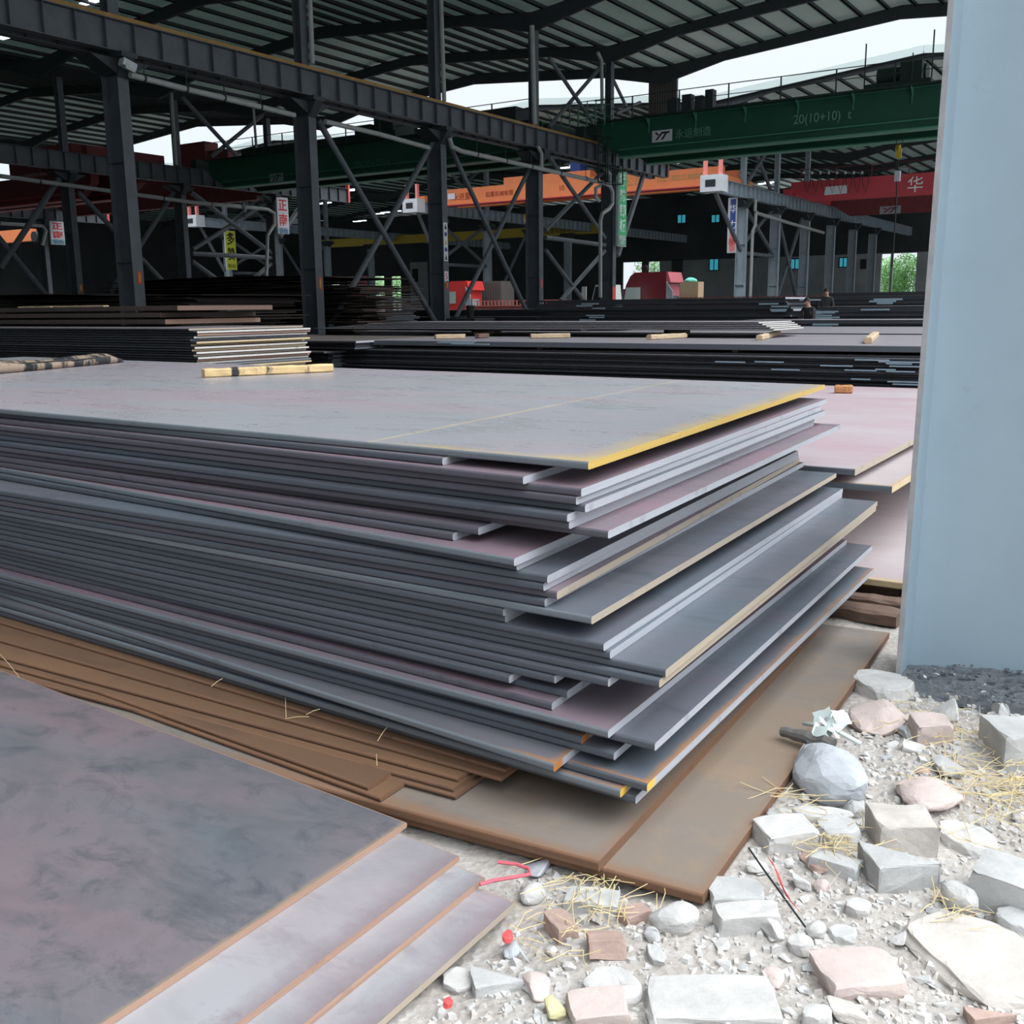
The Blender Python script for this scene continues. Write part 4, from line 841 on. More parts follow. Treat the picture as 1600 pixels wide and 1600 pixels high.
# pinkish plates right behind the stack
def pl2(Npx, z, W, L, ang, th, mats, lab, grp, dx=0):
    N = atz(*Npx, z); return plate(N, L, W, ang, th, mats, lab, grp)
G2 = 'pinkish plates behind the big stack'
pl2((1336, 733), .66, 6.2, 9, .01, .04, ('steel_pinkyard', 'edge_dull', 'edge_tan'), 'large pink-tinged plate on top behind the big stack', G2)
pl2((1394, 760), .57, 6.2, 8.5, .0, .04, ('steel_paleyard', 'edge_dull', 'edge_cream'), 'pale plate beneath the pink one, its edge yellowish', G2)
N = atz(1400, 909, .13); plate((N.x, .45, .13), 9, 6.4, .0, .04, ('steel_paleyard', 'edge_cream', 'edge_tan'), 'low pale plate with a tan front edge over the dark gap', G2)
for i, (x, y) in enumerate(((6.6, 3), (11, 3), (6.6, 6), (11, 6), (11, 1.9), (6.9, 1.95))):
    m = MB(); m.box(x, y, .131, x+.3, y+.12, .528); tag(m.build('spacer_block', 'wood_rusty', loc=(x, y, .131)), 'dark spacer block in the gap between the pale plates', 'block', 'spacer blocks between pale plates')
    m = MB(); m.box(x, y, .571, x+.3, y+.12, .619); tag(m.build('spacer_block', 'wood_rusty', loc=(x, y, .571)), 'dark spacer block in the gap between the pale plates', 'block', 'spacer blocks between pale plates')

# middle and far stacks
def merge_rest(objs, name, label, group=None):
    """the hidden or hardly visible rest of a pile as one object"""
    m = MB(); mats = []
    for (N, L, W, a, th, mt) in objs:
        me = plate_mesh(W, L, th, 'tmp', mt); M_ = Matrix.Translation(N) @ Matrix.Rotation(a, 4, 'Z')
        idx = []
        for x in mt:
            if x not in mats: mats.append(x)
            idx.append(mats.index(x))
        o = len(m.v); m.v += [tuple(M_ @ v.co) for v in me.vertices]; m.f += [tuple(v+o for v in p.vertices) for p in me.polygons]; m.m += [idx[p.material_index] for p in me.polygons]; bpy.data.meshes.remove(me)
    if m.v: tag(m.build(name, mats), label, 'steel plates', kind='stuff')
def stack(x, yr, yl, W, zt, n, th, top, long_, end, label, group, seed=0, jx=.06, jy=.15, gap=.004, zmin=.0, ang=0, warp=0, ends=None, nvis=8):
    r = random.Random(seed); z = zt; res = []; rest = []
    for k in range(n):
        if z-th < zmin: break
        ox, oy = r.uniform(-jx, jx), r.uniform(-jy, jy); a = ang+r.uniform(-.006, .006); e = ends[k % len(ends)] if ends else end
        if k < nvis: res.append(plate(Vector((x+ox, yr+oy, z)), yl-yr, W, a, th, (top, long_, e), label+(', topmost' if k == 0 else ', %s from top' % ORD[k]), group))
        else: rest.append((Vector((x+ox, yr+oy, z)), yl-yr, W, a, th, (top, long_, e)))
        z -= th+gap
    merge_rest(rest, 'lower_plates', 'lower plates of the '+group.replace('plates of the ', '')+', tightly stacked')
    return res
G = 'plates of the long dark stack behind the near one'
S1 = stack(12.9, 1.2, 12.6, 4.6, 1.10, 1, .075, 'steel_dark_top', 'edge_long', 'edge_dull', 'thick slab plate in front of the long dark stack', G, 1, 0, 0)
S1[0]['label'] = 'thick dark-edged slab lying on top of the long dark stack, timbers on it'
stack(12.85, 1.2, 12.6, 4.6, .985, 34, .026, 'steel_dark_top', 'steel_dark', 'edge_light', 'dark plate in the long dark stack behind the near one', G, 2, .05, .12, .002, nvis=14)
for i, y in enumerate((2, 5, 8, 11)): timber('timber_beam', (13.0, y, .988), (16.8, y, .988), .08, .035, 'wood_rusty', 'thin spacer between the thick slab and the long dark stack', 'spacers under the thick slab', seed=20+i)
# bright highlights at shifted plate ends, laid on as light-blue strips
def addmarks(par, X, lst, mat='highlight_blue', h=.02):
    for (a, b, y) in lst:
        m = MB(); P = atX(a, y, X); Q = atX(b, y, X); m.box(X-.012, Q.y, P.z-h, X, P.y, P.z+h); m.build('edge_highlight', mat, par)
flat('highlight_blue', (.30, .40, .48, 1), .5)
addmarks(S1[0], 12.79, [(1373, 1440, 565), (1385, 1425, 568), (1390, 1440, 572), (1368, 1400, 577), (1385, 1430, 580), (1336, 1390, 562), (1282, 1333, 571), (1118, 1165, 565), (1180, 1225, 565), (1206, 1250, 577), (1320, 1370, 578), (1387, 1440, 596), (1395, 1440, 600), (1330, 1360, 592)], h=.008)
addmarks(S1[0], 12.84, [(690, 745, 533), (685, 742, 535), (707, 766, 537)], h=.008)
# timbers on it
def tb(a, b, ya, yb, z, w_, h, mat, lab, seed):
    P = atz(a, ya, z); Q = atz(b, yb, z); timber('timber_block', P, Q, w_, h, mat, lab, 'timbers lying on the plates behind', seed=seed)
for i, (a, b, ya, yb, w_, mat, lab) in enumerate([(680, 726, 530, 529, .1, 'wood_pale', 'pale timber lying on the thick slab, leftmost of the row'), (745, 761, 529, 528, .09, 'wood_rusty', 'short brown timber on the slab beside the leftmost one'), (829, 890, 529, 528, .1, 'wood_pale', 'long pale timber on the slab, in the middle of the row'), (1014, 1070, 531, 528, .1, 'wood_pale', 'weathered timber on the slab right of the middle one'), (1186, 1216, 532, 524, .09, 'wood_pale', 'pale forked-looking timber under the end of the thin plates'), (1356, 1368, 537, 526, .1, 'wood_pale', 'timber block seen end-on at the right of the slab')]):
    tb(a, b, ya, yb, 1.101, w_, .075, mat, lab, 30+i)
tb(743, 769, 524, 522, 1.101, .08, .06, 'wood_pale', 'small pale timber on the plates behind the slab', 41)
P = atz(1304, 614, .661); timber('wood_block', P, P+Vector((.06, -.17, 0)), .1, .085, 'wood_orange', 'small orange wooden block on the pink plate', seed=50)
# thin plates fanned on the slab
G = 'thin plates lying on the slab stack'
for i in range(5):
    N = atX(1185+i*6, 510+i*2.8, 16.2-.25*i); plate((N.x, N.y, 1.325-.022*i), 8+.3*i, 1.5, .012*i-.03, .016, ('steel_dark_top', 'steel_dark', 'edge_white'), 'thin plate with a white end in the fanned pile on the slab', G)
for i in range(2): timber('timber_beam', (16.3, 7.5+4*i, 1.13-.02), (17.2, 7.5+4*i, 1.11), .1, .11, 'wood_rusty', 'spacer under the fanned thin plates', 'spacers under fanned plates', seed=60+i)
# grey plate with triangle corner left of centre
G = 'plates left of the long dark stack'
N = atX(556, 533, 12.4); plate(N, 4.2, 3.2, .05, .03, ('steel_brown_top', 'steel_dark', 'edge_light'), 'grey-brown plate with a pointed corner, left of the timbers', G)
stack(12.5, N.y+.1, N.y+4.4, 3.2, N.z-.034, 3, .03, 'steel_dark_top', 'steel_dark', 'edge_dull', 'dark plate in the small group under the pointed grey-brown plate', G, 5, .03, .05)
N2 = atX(539, 550, 12.3); plate((N2.x, N2.y+.45, N2.z), 4.6, 3.2, .05, .03, ('steel_pinkyard', 'steel_dark', 'edge_dull'), 'pinkish plate below the pointed grey-brown plate', G)
stack(12.6, N2.y+.6, N2.y+5, 3.2, N2.z-.04, 26, .028, 'steel_dark_top', 'steel_dark', 'edge_dull', 'dark plate in the pile below the pinkish plate', 'dark plates below the pinkish plate', 6, .03, .08, nvis=6)
# left stack with cream and white ends
G = 'plates of the left stack with pale ends'
N = atX(300, 514, 9.0)
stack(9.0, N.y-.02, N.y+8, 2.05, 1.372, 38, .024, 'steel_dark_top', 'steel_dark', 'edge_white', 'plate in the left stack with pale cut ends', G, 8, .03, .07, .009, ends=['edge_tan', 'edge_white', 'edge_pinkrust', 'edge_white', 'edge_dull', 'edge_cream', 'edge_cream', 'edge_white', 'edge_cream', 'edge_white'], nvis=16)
for i, (z, a, mats, lab) in enumerate([(1.478, 258, ('steel_brown', 'steel_brown', 'edge_pinkrust'), 'thick rust-brown slab with an orange-brown end, lowest of three on the left stack'), (1.575, 250, ('steel_brown', 'steel_brown', 'steel_brown'), 'thick dark brown slab, middle of three on the left stack'), (1.672, 277, ('steel_brown_top', 'steel_brown', 'edge_brownred'), 'thick brown slab, uppermost of three on the left stack')]):
    N = atX(a, 500-11*i, 10.0); plate((N.x, N.y, z), 7.5, 1.85, .0, .068, mats, lab, 'thick slabs on the left stack')
    for y in (N.y+1, N.y+4.5): timber('timber_beam', (10.1, y, z-.068-.026), (11.6, y, z-.068-.026), .08, .024, 'wood_rusty', 'dark spacer between the thick slabs on the left stack', 'spacers between thick slabs', seed=70+i)
for i, (a, b, y) in enumerate([(31, 82, 472), (86, 136, 471), (136, 165, 471)]):
    P = atX(a, y, 11.2); Q = atX(b, y, 11.2); P.z = Q.z = 1.674; timber('board', P, Q, .12, .03, 'wood_pale', ['grey board lying on the thick slabs, leftmost', 'tan board lying on the thick slabs in the middle', 'short orange-tan board on the thick slabs, next to the column'][i], 'boards on the thick slabs', seed=80+i, cat='board')
# messy brown piles
G = 'warped brown plates piled behind the left stack'
def pile(X, a, b, ytop, n, nvis, th, seed, mats, label, G, W=4, warp=.1):
    r = random.Random(seed); R_ = atX(b, ytop, X); L_ = atX(a, ytop, X); zt = (R_.z+L_.z)/2; rest = []; st_ = zt/n
    for k in range(n):
        yr = R_.y+(L_.y-R_.y)*.35*r.random()**2*(1 if k < nvis*.5 else .4); N = Vector((X+r.uniform(-.5, .5), yr, zt-st_*k)); L = max(2, L_.y-yr); an = r.uniform(-.05, .05)
        if k < nvis: plate(N, L, W, an, min(.022, st_*.7), mats, label+(', topmost' if k == 0 else ', %s from top' % ORD[k]), G, warp=r.uniform(-.02, .035) if k else warp)
        else: rest.append((N, L, W, an, st_*.8, mats))
    merge_rest(rest, 'lower_plates', 'lower plates of the '+G.replace('plates of the ', '')+', tightly stacked')
pile(33, 372, 580, 452, 40, 22, .035, 11, ('steel_brown_top', 'steel_brown', 'edge_brownred'), 'warped brown plate in the untidy pile behind the left stack', 'plates of the untidy brown pile', 2.2, .12)
pile(38.5, 170, 540, 437, 42, 14, .035, 12, ('steel_brown', 'steel_brown', 'edge_brownred'), 'dark brown plate in the high pile by the leftmost column', 'plates of the high brown pile', 6, .15)
pile(23.6, -60, 300, 462, 40, 12, .03, 15, ('steel_brown', 'steel_brown', 'steel_brown'), 'dark brown plate in the pile at the far left', 'plates of the far left pile', 5, .08)
pile(35.6, 500, 600, 464, 36, 14, .03, 13, ('steel_dark_top', 'steel_dark', 'edge_dull'), 'dark plate in the pile between two front columns', 'plates of the pile between the columns', 2.5, .03)
# right-hand distant stacks
def far(X, a, b, y, W, th, n, label, group, seed, top='steel_dark_top', long_='steel_dark', ends=None, gap=.004, jx=.05, jy=.15, ang=0, nvis=5):
    R_ = atX(b, y, X); L_ = atX(a, y, X); zt = (R_.z+L_.z)/2
    return stack(X, R_.y, L_.y, W, zt, n, th, top, long_, 'edge_dull', label, group, seed, jx, jy, gap, ends=ends, ang=ang, nvis=nvis)
sA = far(18.6, 560, 1470, 519, 5.5, .045, 24, 'dark plate in the low stack just beyond the timbered slab', 'plates of the low stack beyond the slab', 21)
far(19.2, 560, 900, 511, 4, .03, 2, 'loose grey plate lying on the low stack left of centre', 'loose plates on the low stack', 22)
N = atX(905, 512, 19.6); plate((19.6, atX(975, 512, 19.6).y, atX(905, 508, 19.6).z-.0), 4.5, 2, .16, .03, ('steel_dark_top', 'steel_dark', 'edge_dull'), 'long grey plate lying askew on the low stack in the centre', 'loose plates on the low stack')
sB = far(25, 1165, 1480, 500, 1.8, .05, 24, 'dark plate in the right stack under a pale top line', 'plates of the right dark stack', 23, ends=['edge_white'], nvis=6)
sC = far(28.5, 845, 1238, 467, 2.0, .05, 32, 'dark plate in the tall black stack left of the two people', 'plates of the tall black stack', 24, jy=.3, ends=['edge_light', 'edge_long', 'edge_dull'], nvis=14)
sD = far(28.4, 1285, 1500, 478, 2.5, .05, 30, 'dark plate in the stack in front of the standing person', 'plates of the stack in front of the person', 25, nvis=8)
sE = far(34, 1150, 1500, 463, 4, .06, 28, 'brownish plate in the long stack behind the standing person', 'plates of the long stack behind the person', 26, top='steel_brown_top')
sF = far(46, 1290, 1520, 456, 5, .1, 17, 'grey plate in the farthest stack at the right', 'plates of the farthest right stack', 27)
sG = far(42.5, 600, 900, 484, 6, .06, 24, 'dark plate in the stack behind the middle front column', 'plates behind the middle column', 28)
sH = far(41, 560, 960, 495, 1.2, .06, 20, 'dark plate in the lower step behind the middle front column', 'plates of the lower step behind the middle column', 29, top='steel_dark_top')
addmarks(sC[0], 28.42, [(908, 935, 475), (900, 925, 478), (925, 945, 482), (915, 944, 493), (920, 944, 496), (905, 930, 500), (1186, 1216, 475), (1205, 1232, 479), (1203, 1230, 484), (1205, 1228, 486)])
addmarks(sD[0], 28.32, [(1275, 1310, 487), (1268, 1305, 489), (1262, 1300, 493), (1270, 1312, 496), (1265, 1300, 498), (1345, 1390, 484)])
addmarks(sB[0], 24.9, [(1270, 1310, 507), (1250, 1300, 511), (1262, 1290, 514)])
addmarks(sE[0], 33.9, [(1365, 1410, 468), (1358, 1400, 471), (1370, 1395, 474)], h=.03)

# timbers on the near stack
P = atz(318, 590, ZT0); Q = atz(518, 581, ZT0); timber('timber_block', P, Q, .09, .062, 'wood_yellow', 'half-charred yellow timber lying on the top plate', seed=90)
a = thing('charred_log', atz(60, 578, ZT0), 'charred split log on the top plate at the left edge', 'log')
P = atz(-95, 592, ZT0); Q = atz(192, 566, ZT0); n = 26; K = 12; r = random.Random(5); vs = []; d = (Q-P).normalized(); sdv = Vector((-d.y, d.x, 0))
for i in range(n+1):
    u = i/n; c = P+(Q-P)*u; h = .105-.03*u+.012*math.sin(u*9); wd = .20*(1-.15*u); k_ = 1 if u < .9 else max(.35, 1-((u-.9)/.1)**2*.65)
    for k in range(K):
        an = 2*PI*(k+.5)/K; cx = max(-1, min(1, math.cos(an)*1.25)); cz = max(-1, min(1, math.sin(an)*1.25))
        q = c+sdv*(cx*wd/2*k_+.02)+Vector((0, 0, (cz*h/2+h/2)*k_+(r.uniform(-.008, .008) if cz > -.5 else 0)+(-.022 if (3 <= k <= 4 and u > .2) else 0))); vs.append(q)
fs = [(i*K+k, i*K+(k+1) % K, (i+1)*K+(k+1) % K, (i+1)*K+k) for i in range(n) for k in range(K)]+[tuple(range(K-1, -1, -1)), tuple(n*K+k for k in range(K))]
m = MB(); m.add(vs, fs); m.build('log_body', 'wood_charred', a, smooth=True)
m = MB(); P2 = atz(0, 571, ZT0+.06); Q2 = atz(150, 560, ZT0+.08); m.tube([P2+(Q2-P2)*k/5+Vector((0, 0, .004*(k % 2))) for k in range(6)], .006, 5); m.build('split', 'black', a)
# clutter between columns
t = thing('black_bucket', atX(728, 502, 40), 'black bucket standing on the plates by the middle column', 'bucket'); P = atX(735, 497, 39.6); Q = atX(735, 478, 39.6)
m = MB(); m.tube([(39.6, P.y, P.z), (39.6, P.y, Q.z)], .15, 16, r2=.2); m.build('bucket_body', 'rubber', t); m = MB(); m.tube([(39.6, P.y, Q.z), (39.6, P.y, Q.z+.02)], .21, 16); m.build('rim', 'dark_metal', t)
m = MB(); m.box(38.8, P.y-.8, .02, 40.4, P.y+.8, P.z-.002); tag(m.build('block', 'steel_dark', loc=(39.6, P.y, 0)), 'low dark block carrying the black bucket', 'block')
# ================================================================== TRUCKS, VAN, PEOPLE
def truck(X, yf, dirn, ztop, zbase, cabmat, sidemat, label, L=2.6, deck=None):
    """cab; front faces +Y*dirn ; yf = y of the front face"""
    t = thing('truck', (X, yf, 0), label, 'truck'); s = dirn; W = 2.4
    yb = yf-s*L; Hs = ztop-.85
    prof = [(X, yf, .9), (X, yf+0, 1.7), (X, yf-s*.22, 2.75), (X, yf-s*.30, Hs-.05), (X, yf-s*.65, ztop-.25), (X, yf-s*1.0, ztop), (X, yb, ztop), (X, yb, .9)]
    m = MB(); m.prism(prof, (W, 0, 0)); cab = m.build('cab', cabmat, t)
    m = MB(); m.prism([(X-.06, yf-s*.18, 1.95), (X-.06, yf-s*.36, 2.92), (X-.06, yf-s*1.5, 2.92), (X-.06, yf-s*1.5, 1.95)], (.02, 0, 0)); m.build('side_window', 'glass_pale', t)
    m = MB(); m.prism([(X+.15, yf+s*.02, 1.75), (X+W-.15, yf+s*.02, 1.75), (X+W-.15, yf-s*.2, 2.75), (X+.15, yf-s*.2, 2.75)], (0, s*.02, 0)); m.build('windscreen', 'glass_dark', t)
    m = MB(); m.box(X-.02, yf-s*1.2, 1.2, X, yf-s*.1, 2.82); m.build('door', cabmat, t).location.z = 0
    m = MB(); m.box(X-.035, yf-s*1.15, 2.05, X-.02, yf-s*.95, 2.1); m.build('door_handle', 'text_grey', t)
    m = MB(); m.box(X-.25, yf-s*.05, 2.0, X-.1, yf+s*.05, 2.6); m.build('mirror', 'black', t)
    # rear side; a paler sidemat paints in the light from the open side
    m = MB(); m.box(X+.1, yb-s*.02, 1.2, X+W-.1, yb, ztop-.85); m.build('back_panel', sidemat, t); m = MB(); m.prism([(X+.05, yb, ztop-.02), (X+.05, yb, ztop-.75), (X+.05, yb-s*.35, ztop-.75), (X+.05, yb-s*.12, ztop-.02)], (W-.1, 0, 0)); m.build('roof_spoiler', sidemat, t)
    m = MB(); m.box(X+.3, yb-s*.5, 1.0, X+1.3, yb-s*.05, 2.3); m.build('air_filter', 'text_grey', t)
    m = MB(); m.prism([(X-.05, yb-s*.05, 1.0), (X-.05, yb-s*.5, 1.0), (X-.05, yb-s*.55, 2.6), (X-.05, yb-s*.05, 3.3)], (.08, 0, 0)); m.build('side_fairing', 'column_paint_far', t)
    m = MB(); m.box(X+.5, min(yf-s*.3, yf-s*11), .75, X+W-.5, max(yf-s*.3, yf-s*11), 1.0); m.build('chassis', 'dark_metal', t)
    for y in (yf-s*1.2, yf-s*5.2, yf-s*6.6):
        for x in (X, X+W-.35):
            m = MB(); m.tube([(x, y, .5), (x+.35, y, .5)], .5, 24); m.build('wheel', 'rubber', t)
    if deck:
        m = MB(); m.box(X-.05, yf-s*(L+.9), 1.35, X+W+.05, yf-s*deck, 1.75); m.build('load_bed', 'deck_red', t)
        m = MB(); y = L+1.2
        while y < deck: m.box(X-.06, yf-s*y, 1.75, X-.02, yf-s*(y+.12), 2.1); y += .35
        m.box(X-.06, yf-s*(L+.9), 2.1, X-.02, yf-s*deck, 2.15); m.box(X-.06, yf-s*(L+.9), 1.7, X-.02, yf-s*deck, 1.76); m.build('bed_rail', 'pink_post' if deck < 13 else 'deck_red', t)
    return t
Pf = atX(972, 466, 69); Pr = atX(1040, 466, 69)
tk = truck(69, Pf.y, 1, atX(1020, 425, 69).z, 0, 'truck_red_shaded', 'truck_red_lit', 'dark red truck cab seen beyond the tall black stack, right of the green sign', L=Pf.y-Pr.y, deck=15)
m = MB(); P = atX(998, 420, 69); m.tube([(70, P.y, 3.75), (70, P.y, 4.25)], .07, 8); m.tube([(69.9, P.y, 4.3), (70.1, P.y, 4.3)], .22, 16); m.build('exhaust_cap', 'black', tk)
Pf = atX(690, 466, 71); Pr = atX(727, 466, 71); truck(71, Pf.y, 1, atX(720, 439, 71).z, 0, 'truck_red_bright', 'truck_red_bright', 'bright red truck cab beside the middle front column', L=Pf.y-Pr.y, deck=12.2)
# box on the truck with a mint bag
P = atX(1062, 465, 69.3); Q = atX(1091, 440, 69.3); m = MB(); m.box(69.3, Q.y, 1.752, 70.3, P.y, Q.z); cb = m.build('wooden_crate', 'wood_pale', loc=(69.8, P.y, 1.75)); tag(cb, 'pale wooden crate standing on the red truck bed', 'crate')
m = MB(); c = Vector((69.8, (P.y+Q.y)/2+.1, Q.z)); n_ = 14
vs = []; fs = []
for i in range(6):
    for k in range(n_):
        a_ = 2*PI*k/n_; ph = PI/2*i/5; rr = .42*math.cos(ph)*(1+.12*math.sin(3*a_)); vs.append(c+Vector((rr*math.cos(a_), rr*1.1*math.sin(a_), .28*math.sin(ph)+.03*math.sin(5*a_)*math.cos(ph)+.03)))
for i in range(5):
    for k in range(n_): fs.append((i*n_+k, i*n_+(k+1) % n_, (i+1)*n_+(k+1) % n_, (i+1)*n_+k))
fs.append(tuple(range(n_-1, -1, -1))); m.add(vs, fs); tag(m.build('bundled_tarp', 'mint', loc=c, smooth=True), 'mint green bundled tarp on top of the wooden crate', 'tarp')
# van
X = 66; yl = atX(912, 466, X).y; yr = atX(955, 466, X).y; t = thing('van', (X, (yl+yr)/2, 0), 'white van with an open door behind the green-sign column', 'van'); zt = atX(940, 445, X).z
m = MB(); m.prism([(X, yl, .5), (X, yl, 1.3), (X, yl-.5, 1.5), (X, yl-.95, zt), (X, yr+.15, zt), (X, yr, 1.6), (X, yr, .5)], (1.7, 0, 0)); m.build('body', 'van_white', t)
m = MB(); m.prism([(X-.02, yl-.6, 1.5), (X-.02, yl-.98, zt-.12), (X-.02, yr+.3, zt-.12), (X-.02, yr+.2, 1.5)], (.02, 0, 0)); m.build('side_window', 'glass_dark', t)
m = MB(); m.prism([(X-.02, yl+.25, .8), (X-.02, yl+.25, 1.6), (X-.02, yl+.1, zt-.1), (X-.02, yl-.25, zt-.1), (X-.02, yl-.25, .8)], (-.06, 0, 0)); m.build('open_door', 'van_white', t)
for y in (yl-.5, yr+.5):
    for x in (X-.02, X+1.5): m = MB(); m.tube([(x, y, .32), (x+.22, y, .32)], .32, 20); m.build('wheel', 'rubber', t)
# brown container behind the red cab
m = MB(); P = atX(740, 466, 74); Q = atX(783, 439, 74); m.box(74, Q.y, -.03, 76, P.y, Q.z)
for k in range(10): m.box(73.95, Q.y+.1+k*(P.y-Q.y-.2)/10, .1, 74, Q.y+.16+k*(P.y-Q.y-.2)/10, Q.z-.1)
tag(m.build('container', 'cladding', loc=(75, P.y, 0)), 'brown container behind the bright red truck cab', 'container')

def person(P, h, label, face, lean=0, arm=0, group=None):
    """standing figure: one skinned body; P at the feet; face = heading angle"""
    s = h/1.75; pts = {}; E_ = []
    def A(n_, x, y, z, r): pts[n_] = (x*s, y*s, z*s, r*s)
    A('pel', 0, 0, .95, .135); A('bel', .01+lean*.1, 0, 1.10, .125); A('che', lean*.25, 0, 1.30, .145); A('nek', lean*.4, 0, 1.49, .055); A('hed', .02+lean*.5, 0, 1.60, .085); A('top', .01+lean*.52, 0, 1.68, .075)
    for sd_, c in ((1, 'L'), (-1, 'R')):
        A('sh'+c, lean*.3, .17*sd_, 1.41, .062); A('el'+c, .06+lean*.45, .23*sd_, 1.14, .045); A('wr'+c, .26+arm*.1, (.19-arm*.1)*sd_, 1.02+arm*.1, .032); A('ha'+c, .34+arm*.12, (.17-arm*.1)*sd_, 1.0+arm*.1, .035)
        A('hp'+c, 0, .09*sd_, .90, .10); A('kn'+c, .02, .10*sd_, .50, .065); A('an'+c, -.01, .10*sd_, .09, .045); A('to'+c, .15, .11*sd_, .045, .04)
    E_ = [('pel', 'bel'), ('bel', 'che'), ('che', 'nek'), ('nek', 'hed'), ('hed', 'top')]
    for c in 'LR': E_ += [('che', 'sh'+c), ('sh'+c, 'el'+c), ('el'+c, 'wr'+c), ('wr'+c, 'ha'+c), ('pel', 'hp'+c), ('hp'+c, 'kn'+c), ('kn'+c, 'an'+c), ('an'+c, 'to'+c)]
    ks = list(pts); me = bpy.data.meshes.new('person'); me.from_pydata([pts[k][:3] for k in ks], [(ks.index(a_), ks.index(b_)) for a_, b_ in E_], [])
    o = bpy.data.objects.new('person', me); COL.objects.link(o); me.materials.append(MATS['skin'])
    md = o.modifiers.new('skin', 'SKIN'); sv = me.skin_vertices[0].data
    for i, k in enumerate(ks): sv[i].radius = (pts[k][3], pts[k][3]); sv[i].use_root = (k == 'pel')
    sb = o.modifiers.new('sub', 'SUBSURF'); sb.levels = 2; sb.render_levels = 2
    o.location = P; o.rotation_euler = (0, 0, face); tag(o, label, 'person', group)
    def cloth(name, keys, mat, k_=1.18):
        me2 = bpy.data.meshes.new(name); E2 = [(a_, b_) for a_, b_ in E_ if a_ in keys and b_ in keys]; kk = [k for k in ks if k in keys]
        me2.from_pydata([pts[k][:3] for k in kk], [(kk.index(a_), kk.index(b_)) for a_, b_ in E2], []); me2.materials.append(MATS[mat]); c = bpy.data.objects.new(name, me2); COL.objects.link(c); c.parent = o
        c.modifiers.new('skin', 'SKIN')
        for i, k in enumerate(kk): me2.skin_vertices[0].data[i].radius = (pts[k][3]*k_, pts[k][3]*k_); me2.skin_vertices[0].data[i].use_root = (i == 0)
        s2 = c.modifiers.new('sub', 'SUBSURF'); s2.levels = 2; s2.render_levels = 2
    cloth('shirt', ['pel', 'bel', 'che', 'shL', 'elL', 'wrL', 'shR', 'elR', 'wrR', 'nek'], 'cloth_black', 1.22); cloth('trousers', ['pel', 'hpL', 'knL', 'anL', 'hpR', 'knR', 'anR'], 'cloth_pants', 1.15)
    m = MB(); vs = []; fs = []; cx, cy, cz, _ = pts['hed']; n_ = 14
    for i in range(6):
        for k in range(n_):
            a_ = 2*PI*k/n_; ph = PI/2*i/5.001; drop = .035*s if math.cos(a_) < .3 else -.012*s; vs.append((cx+(.1*math.cos(ph)*math.cos(a_)-.012)*s, cy+.088*s*math.cos(ph)*math.sin(a_), cz+.045*s+.10*s*math.sin(ph)-drop*math.cos(ph)))
    for i in range(5):
        for k in range(n_): fs.append((i*n_+k, i*n_+(k+1) % n_, (i+1)*n_+(k+1) % n_, (i+1)*n_+k))
    me3 = bpy.data.meshes.new('hair'); me3.from_pydata(vs, [], fs+[tuple(range(n_-1, -1, -1))]); me3.materials.append(MATS['hair']); hr = bpy.data.objects.new('hair', me3); COL.objects.link(hr); hr.parent = o
    f = [(.105, .032, .0), (.105, -.032, .0)]
    me4 = MB()
    for (x, y, z) in f: me4.box(cx+(x-.012)*s, cy+(y-.01)*s, cz+z, cx+x*s, cy+(y+.01)*s, cz+z+.012*s)
    me4.box(cx+.085*s, cy-.02*s, cz-.055*s, cx+.096*s, cy+.02*s, cz-.048*s)
    me5 = bpy.data.meshes.new('face_features'); me5.from_pydata(me4.v, [], me4.f); me5.materials.append(MATS['hair']); ff = bpy.data.objects.new('face_features', me5); COL.objects.link(ff); ff.parent = o
    me6 = MB(); me6.add([(cx+.08*s, cy-.012*s, cz-.03*s), (cx+.08*s, cy+.012*s, cz-.03*s), (cx+.115*s, cy, cz-.028*s), (cx+.085*s, cy, cz+.01*s)], [(0, 1, 2), (1, 3, 2), (0, 2, 3), (0, 3, 1)]); me7 = bpy.data.meshes.new('nose'); me7.from_pydata(me6.v, [], me6.f); me7.materials.append(MATS['skin']); nn = bpy.data.objects.new('nose', me7); COL.objects.link(nn); nn.parent = o
    return o
P = atX(1292, 450, 32.3); m = MB(); m.box(31.9, P.y-.5, -.03, 32.8, P.y+.5, P.z-1.70); tag(m.build('platform', 'steel_brown', loc=(32.3, P.y, 0)), 'low block the standing person stands on', 'block')
person(Vector((32.3, P.y, P.z-1.70)), 1.70, 'person in a black top standing behind the plate stacks, facing the camera', PI*1.05, .1, .4)
P = atX(1268, 464, 27.2); person(Vector((27.2, P.y, P.z-1.66)), 1.66, 'person in a black top stooping beside the white-ended plates', PI*.9, .35, .2)

# ================================================================== TREES outside
def tree(P, h, w_, label, seed):
    t = thing('leafy_tree', P, label, 'tree', 'trees outside the far openings'); r = random.Random(seed)
    m = MB(); m.tube([P, P+Vector((0, .1, h*.5)), P+Vector((.1, 0, h*.8))], .2, 8, r2=.06); m.build('trunk', 'bark', t)
    m = MB(); vs = []; fs = []
    for i in range(3800):
        a_ = r.uniform(0, 2*PI); ph = math.acos(r.uniform(-1, 1)); q = r.random()**.4
        c = P+Vector((math.cos(a_)*math.sin(ph)*w_*q, math.sin(a_)*math.sin(ph)*w_*q, h*.6+math.cos(ph)*h*.45*q)); s_ = r.uniform(.10, .24)
        u = Vector((r.uniform(-1, 1), r.uniform(-1, 1), r.uniform(-1, 1))).normalized()*s_; v_ = u.orthogonal().normalized()*s_*.6
        o = len(vs); vs += [c-u, c+v_, c+u, c-v_]; fs.append((o, o+1, o+2, o+3))
    m.add(vs, fs); cr_ = m.build('crown', 'leaf', t)
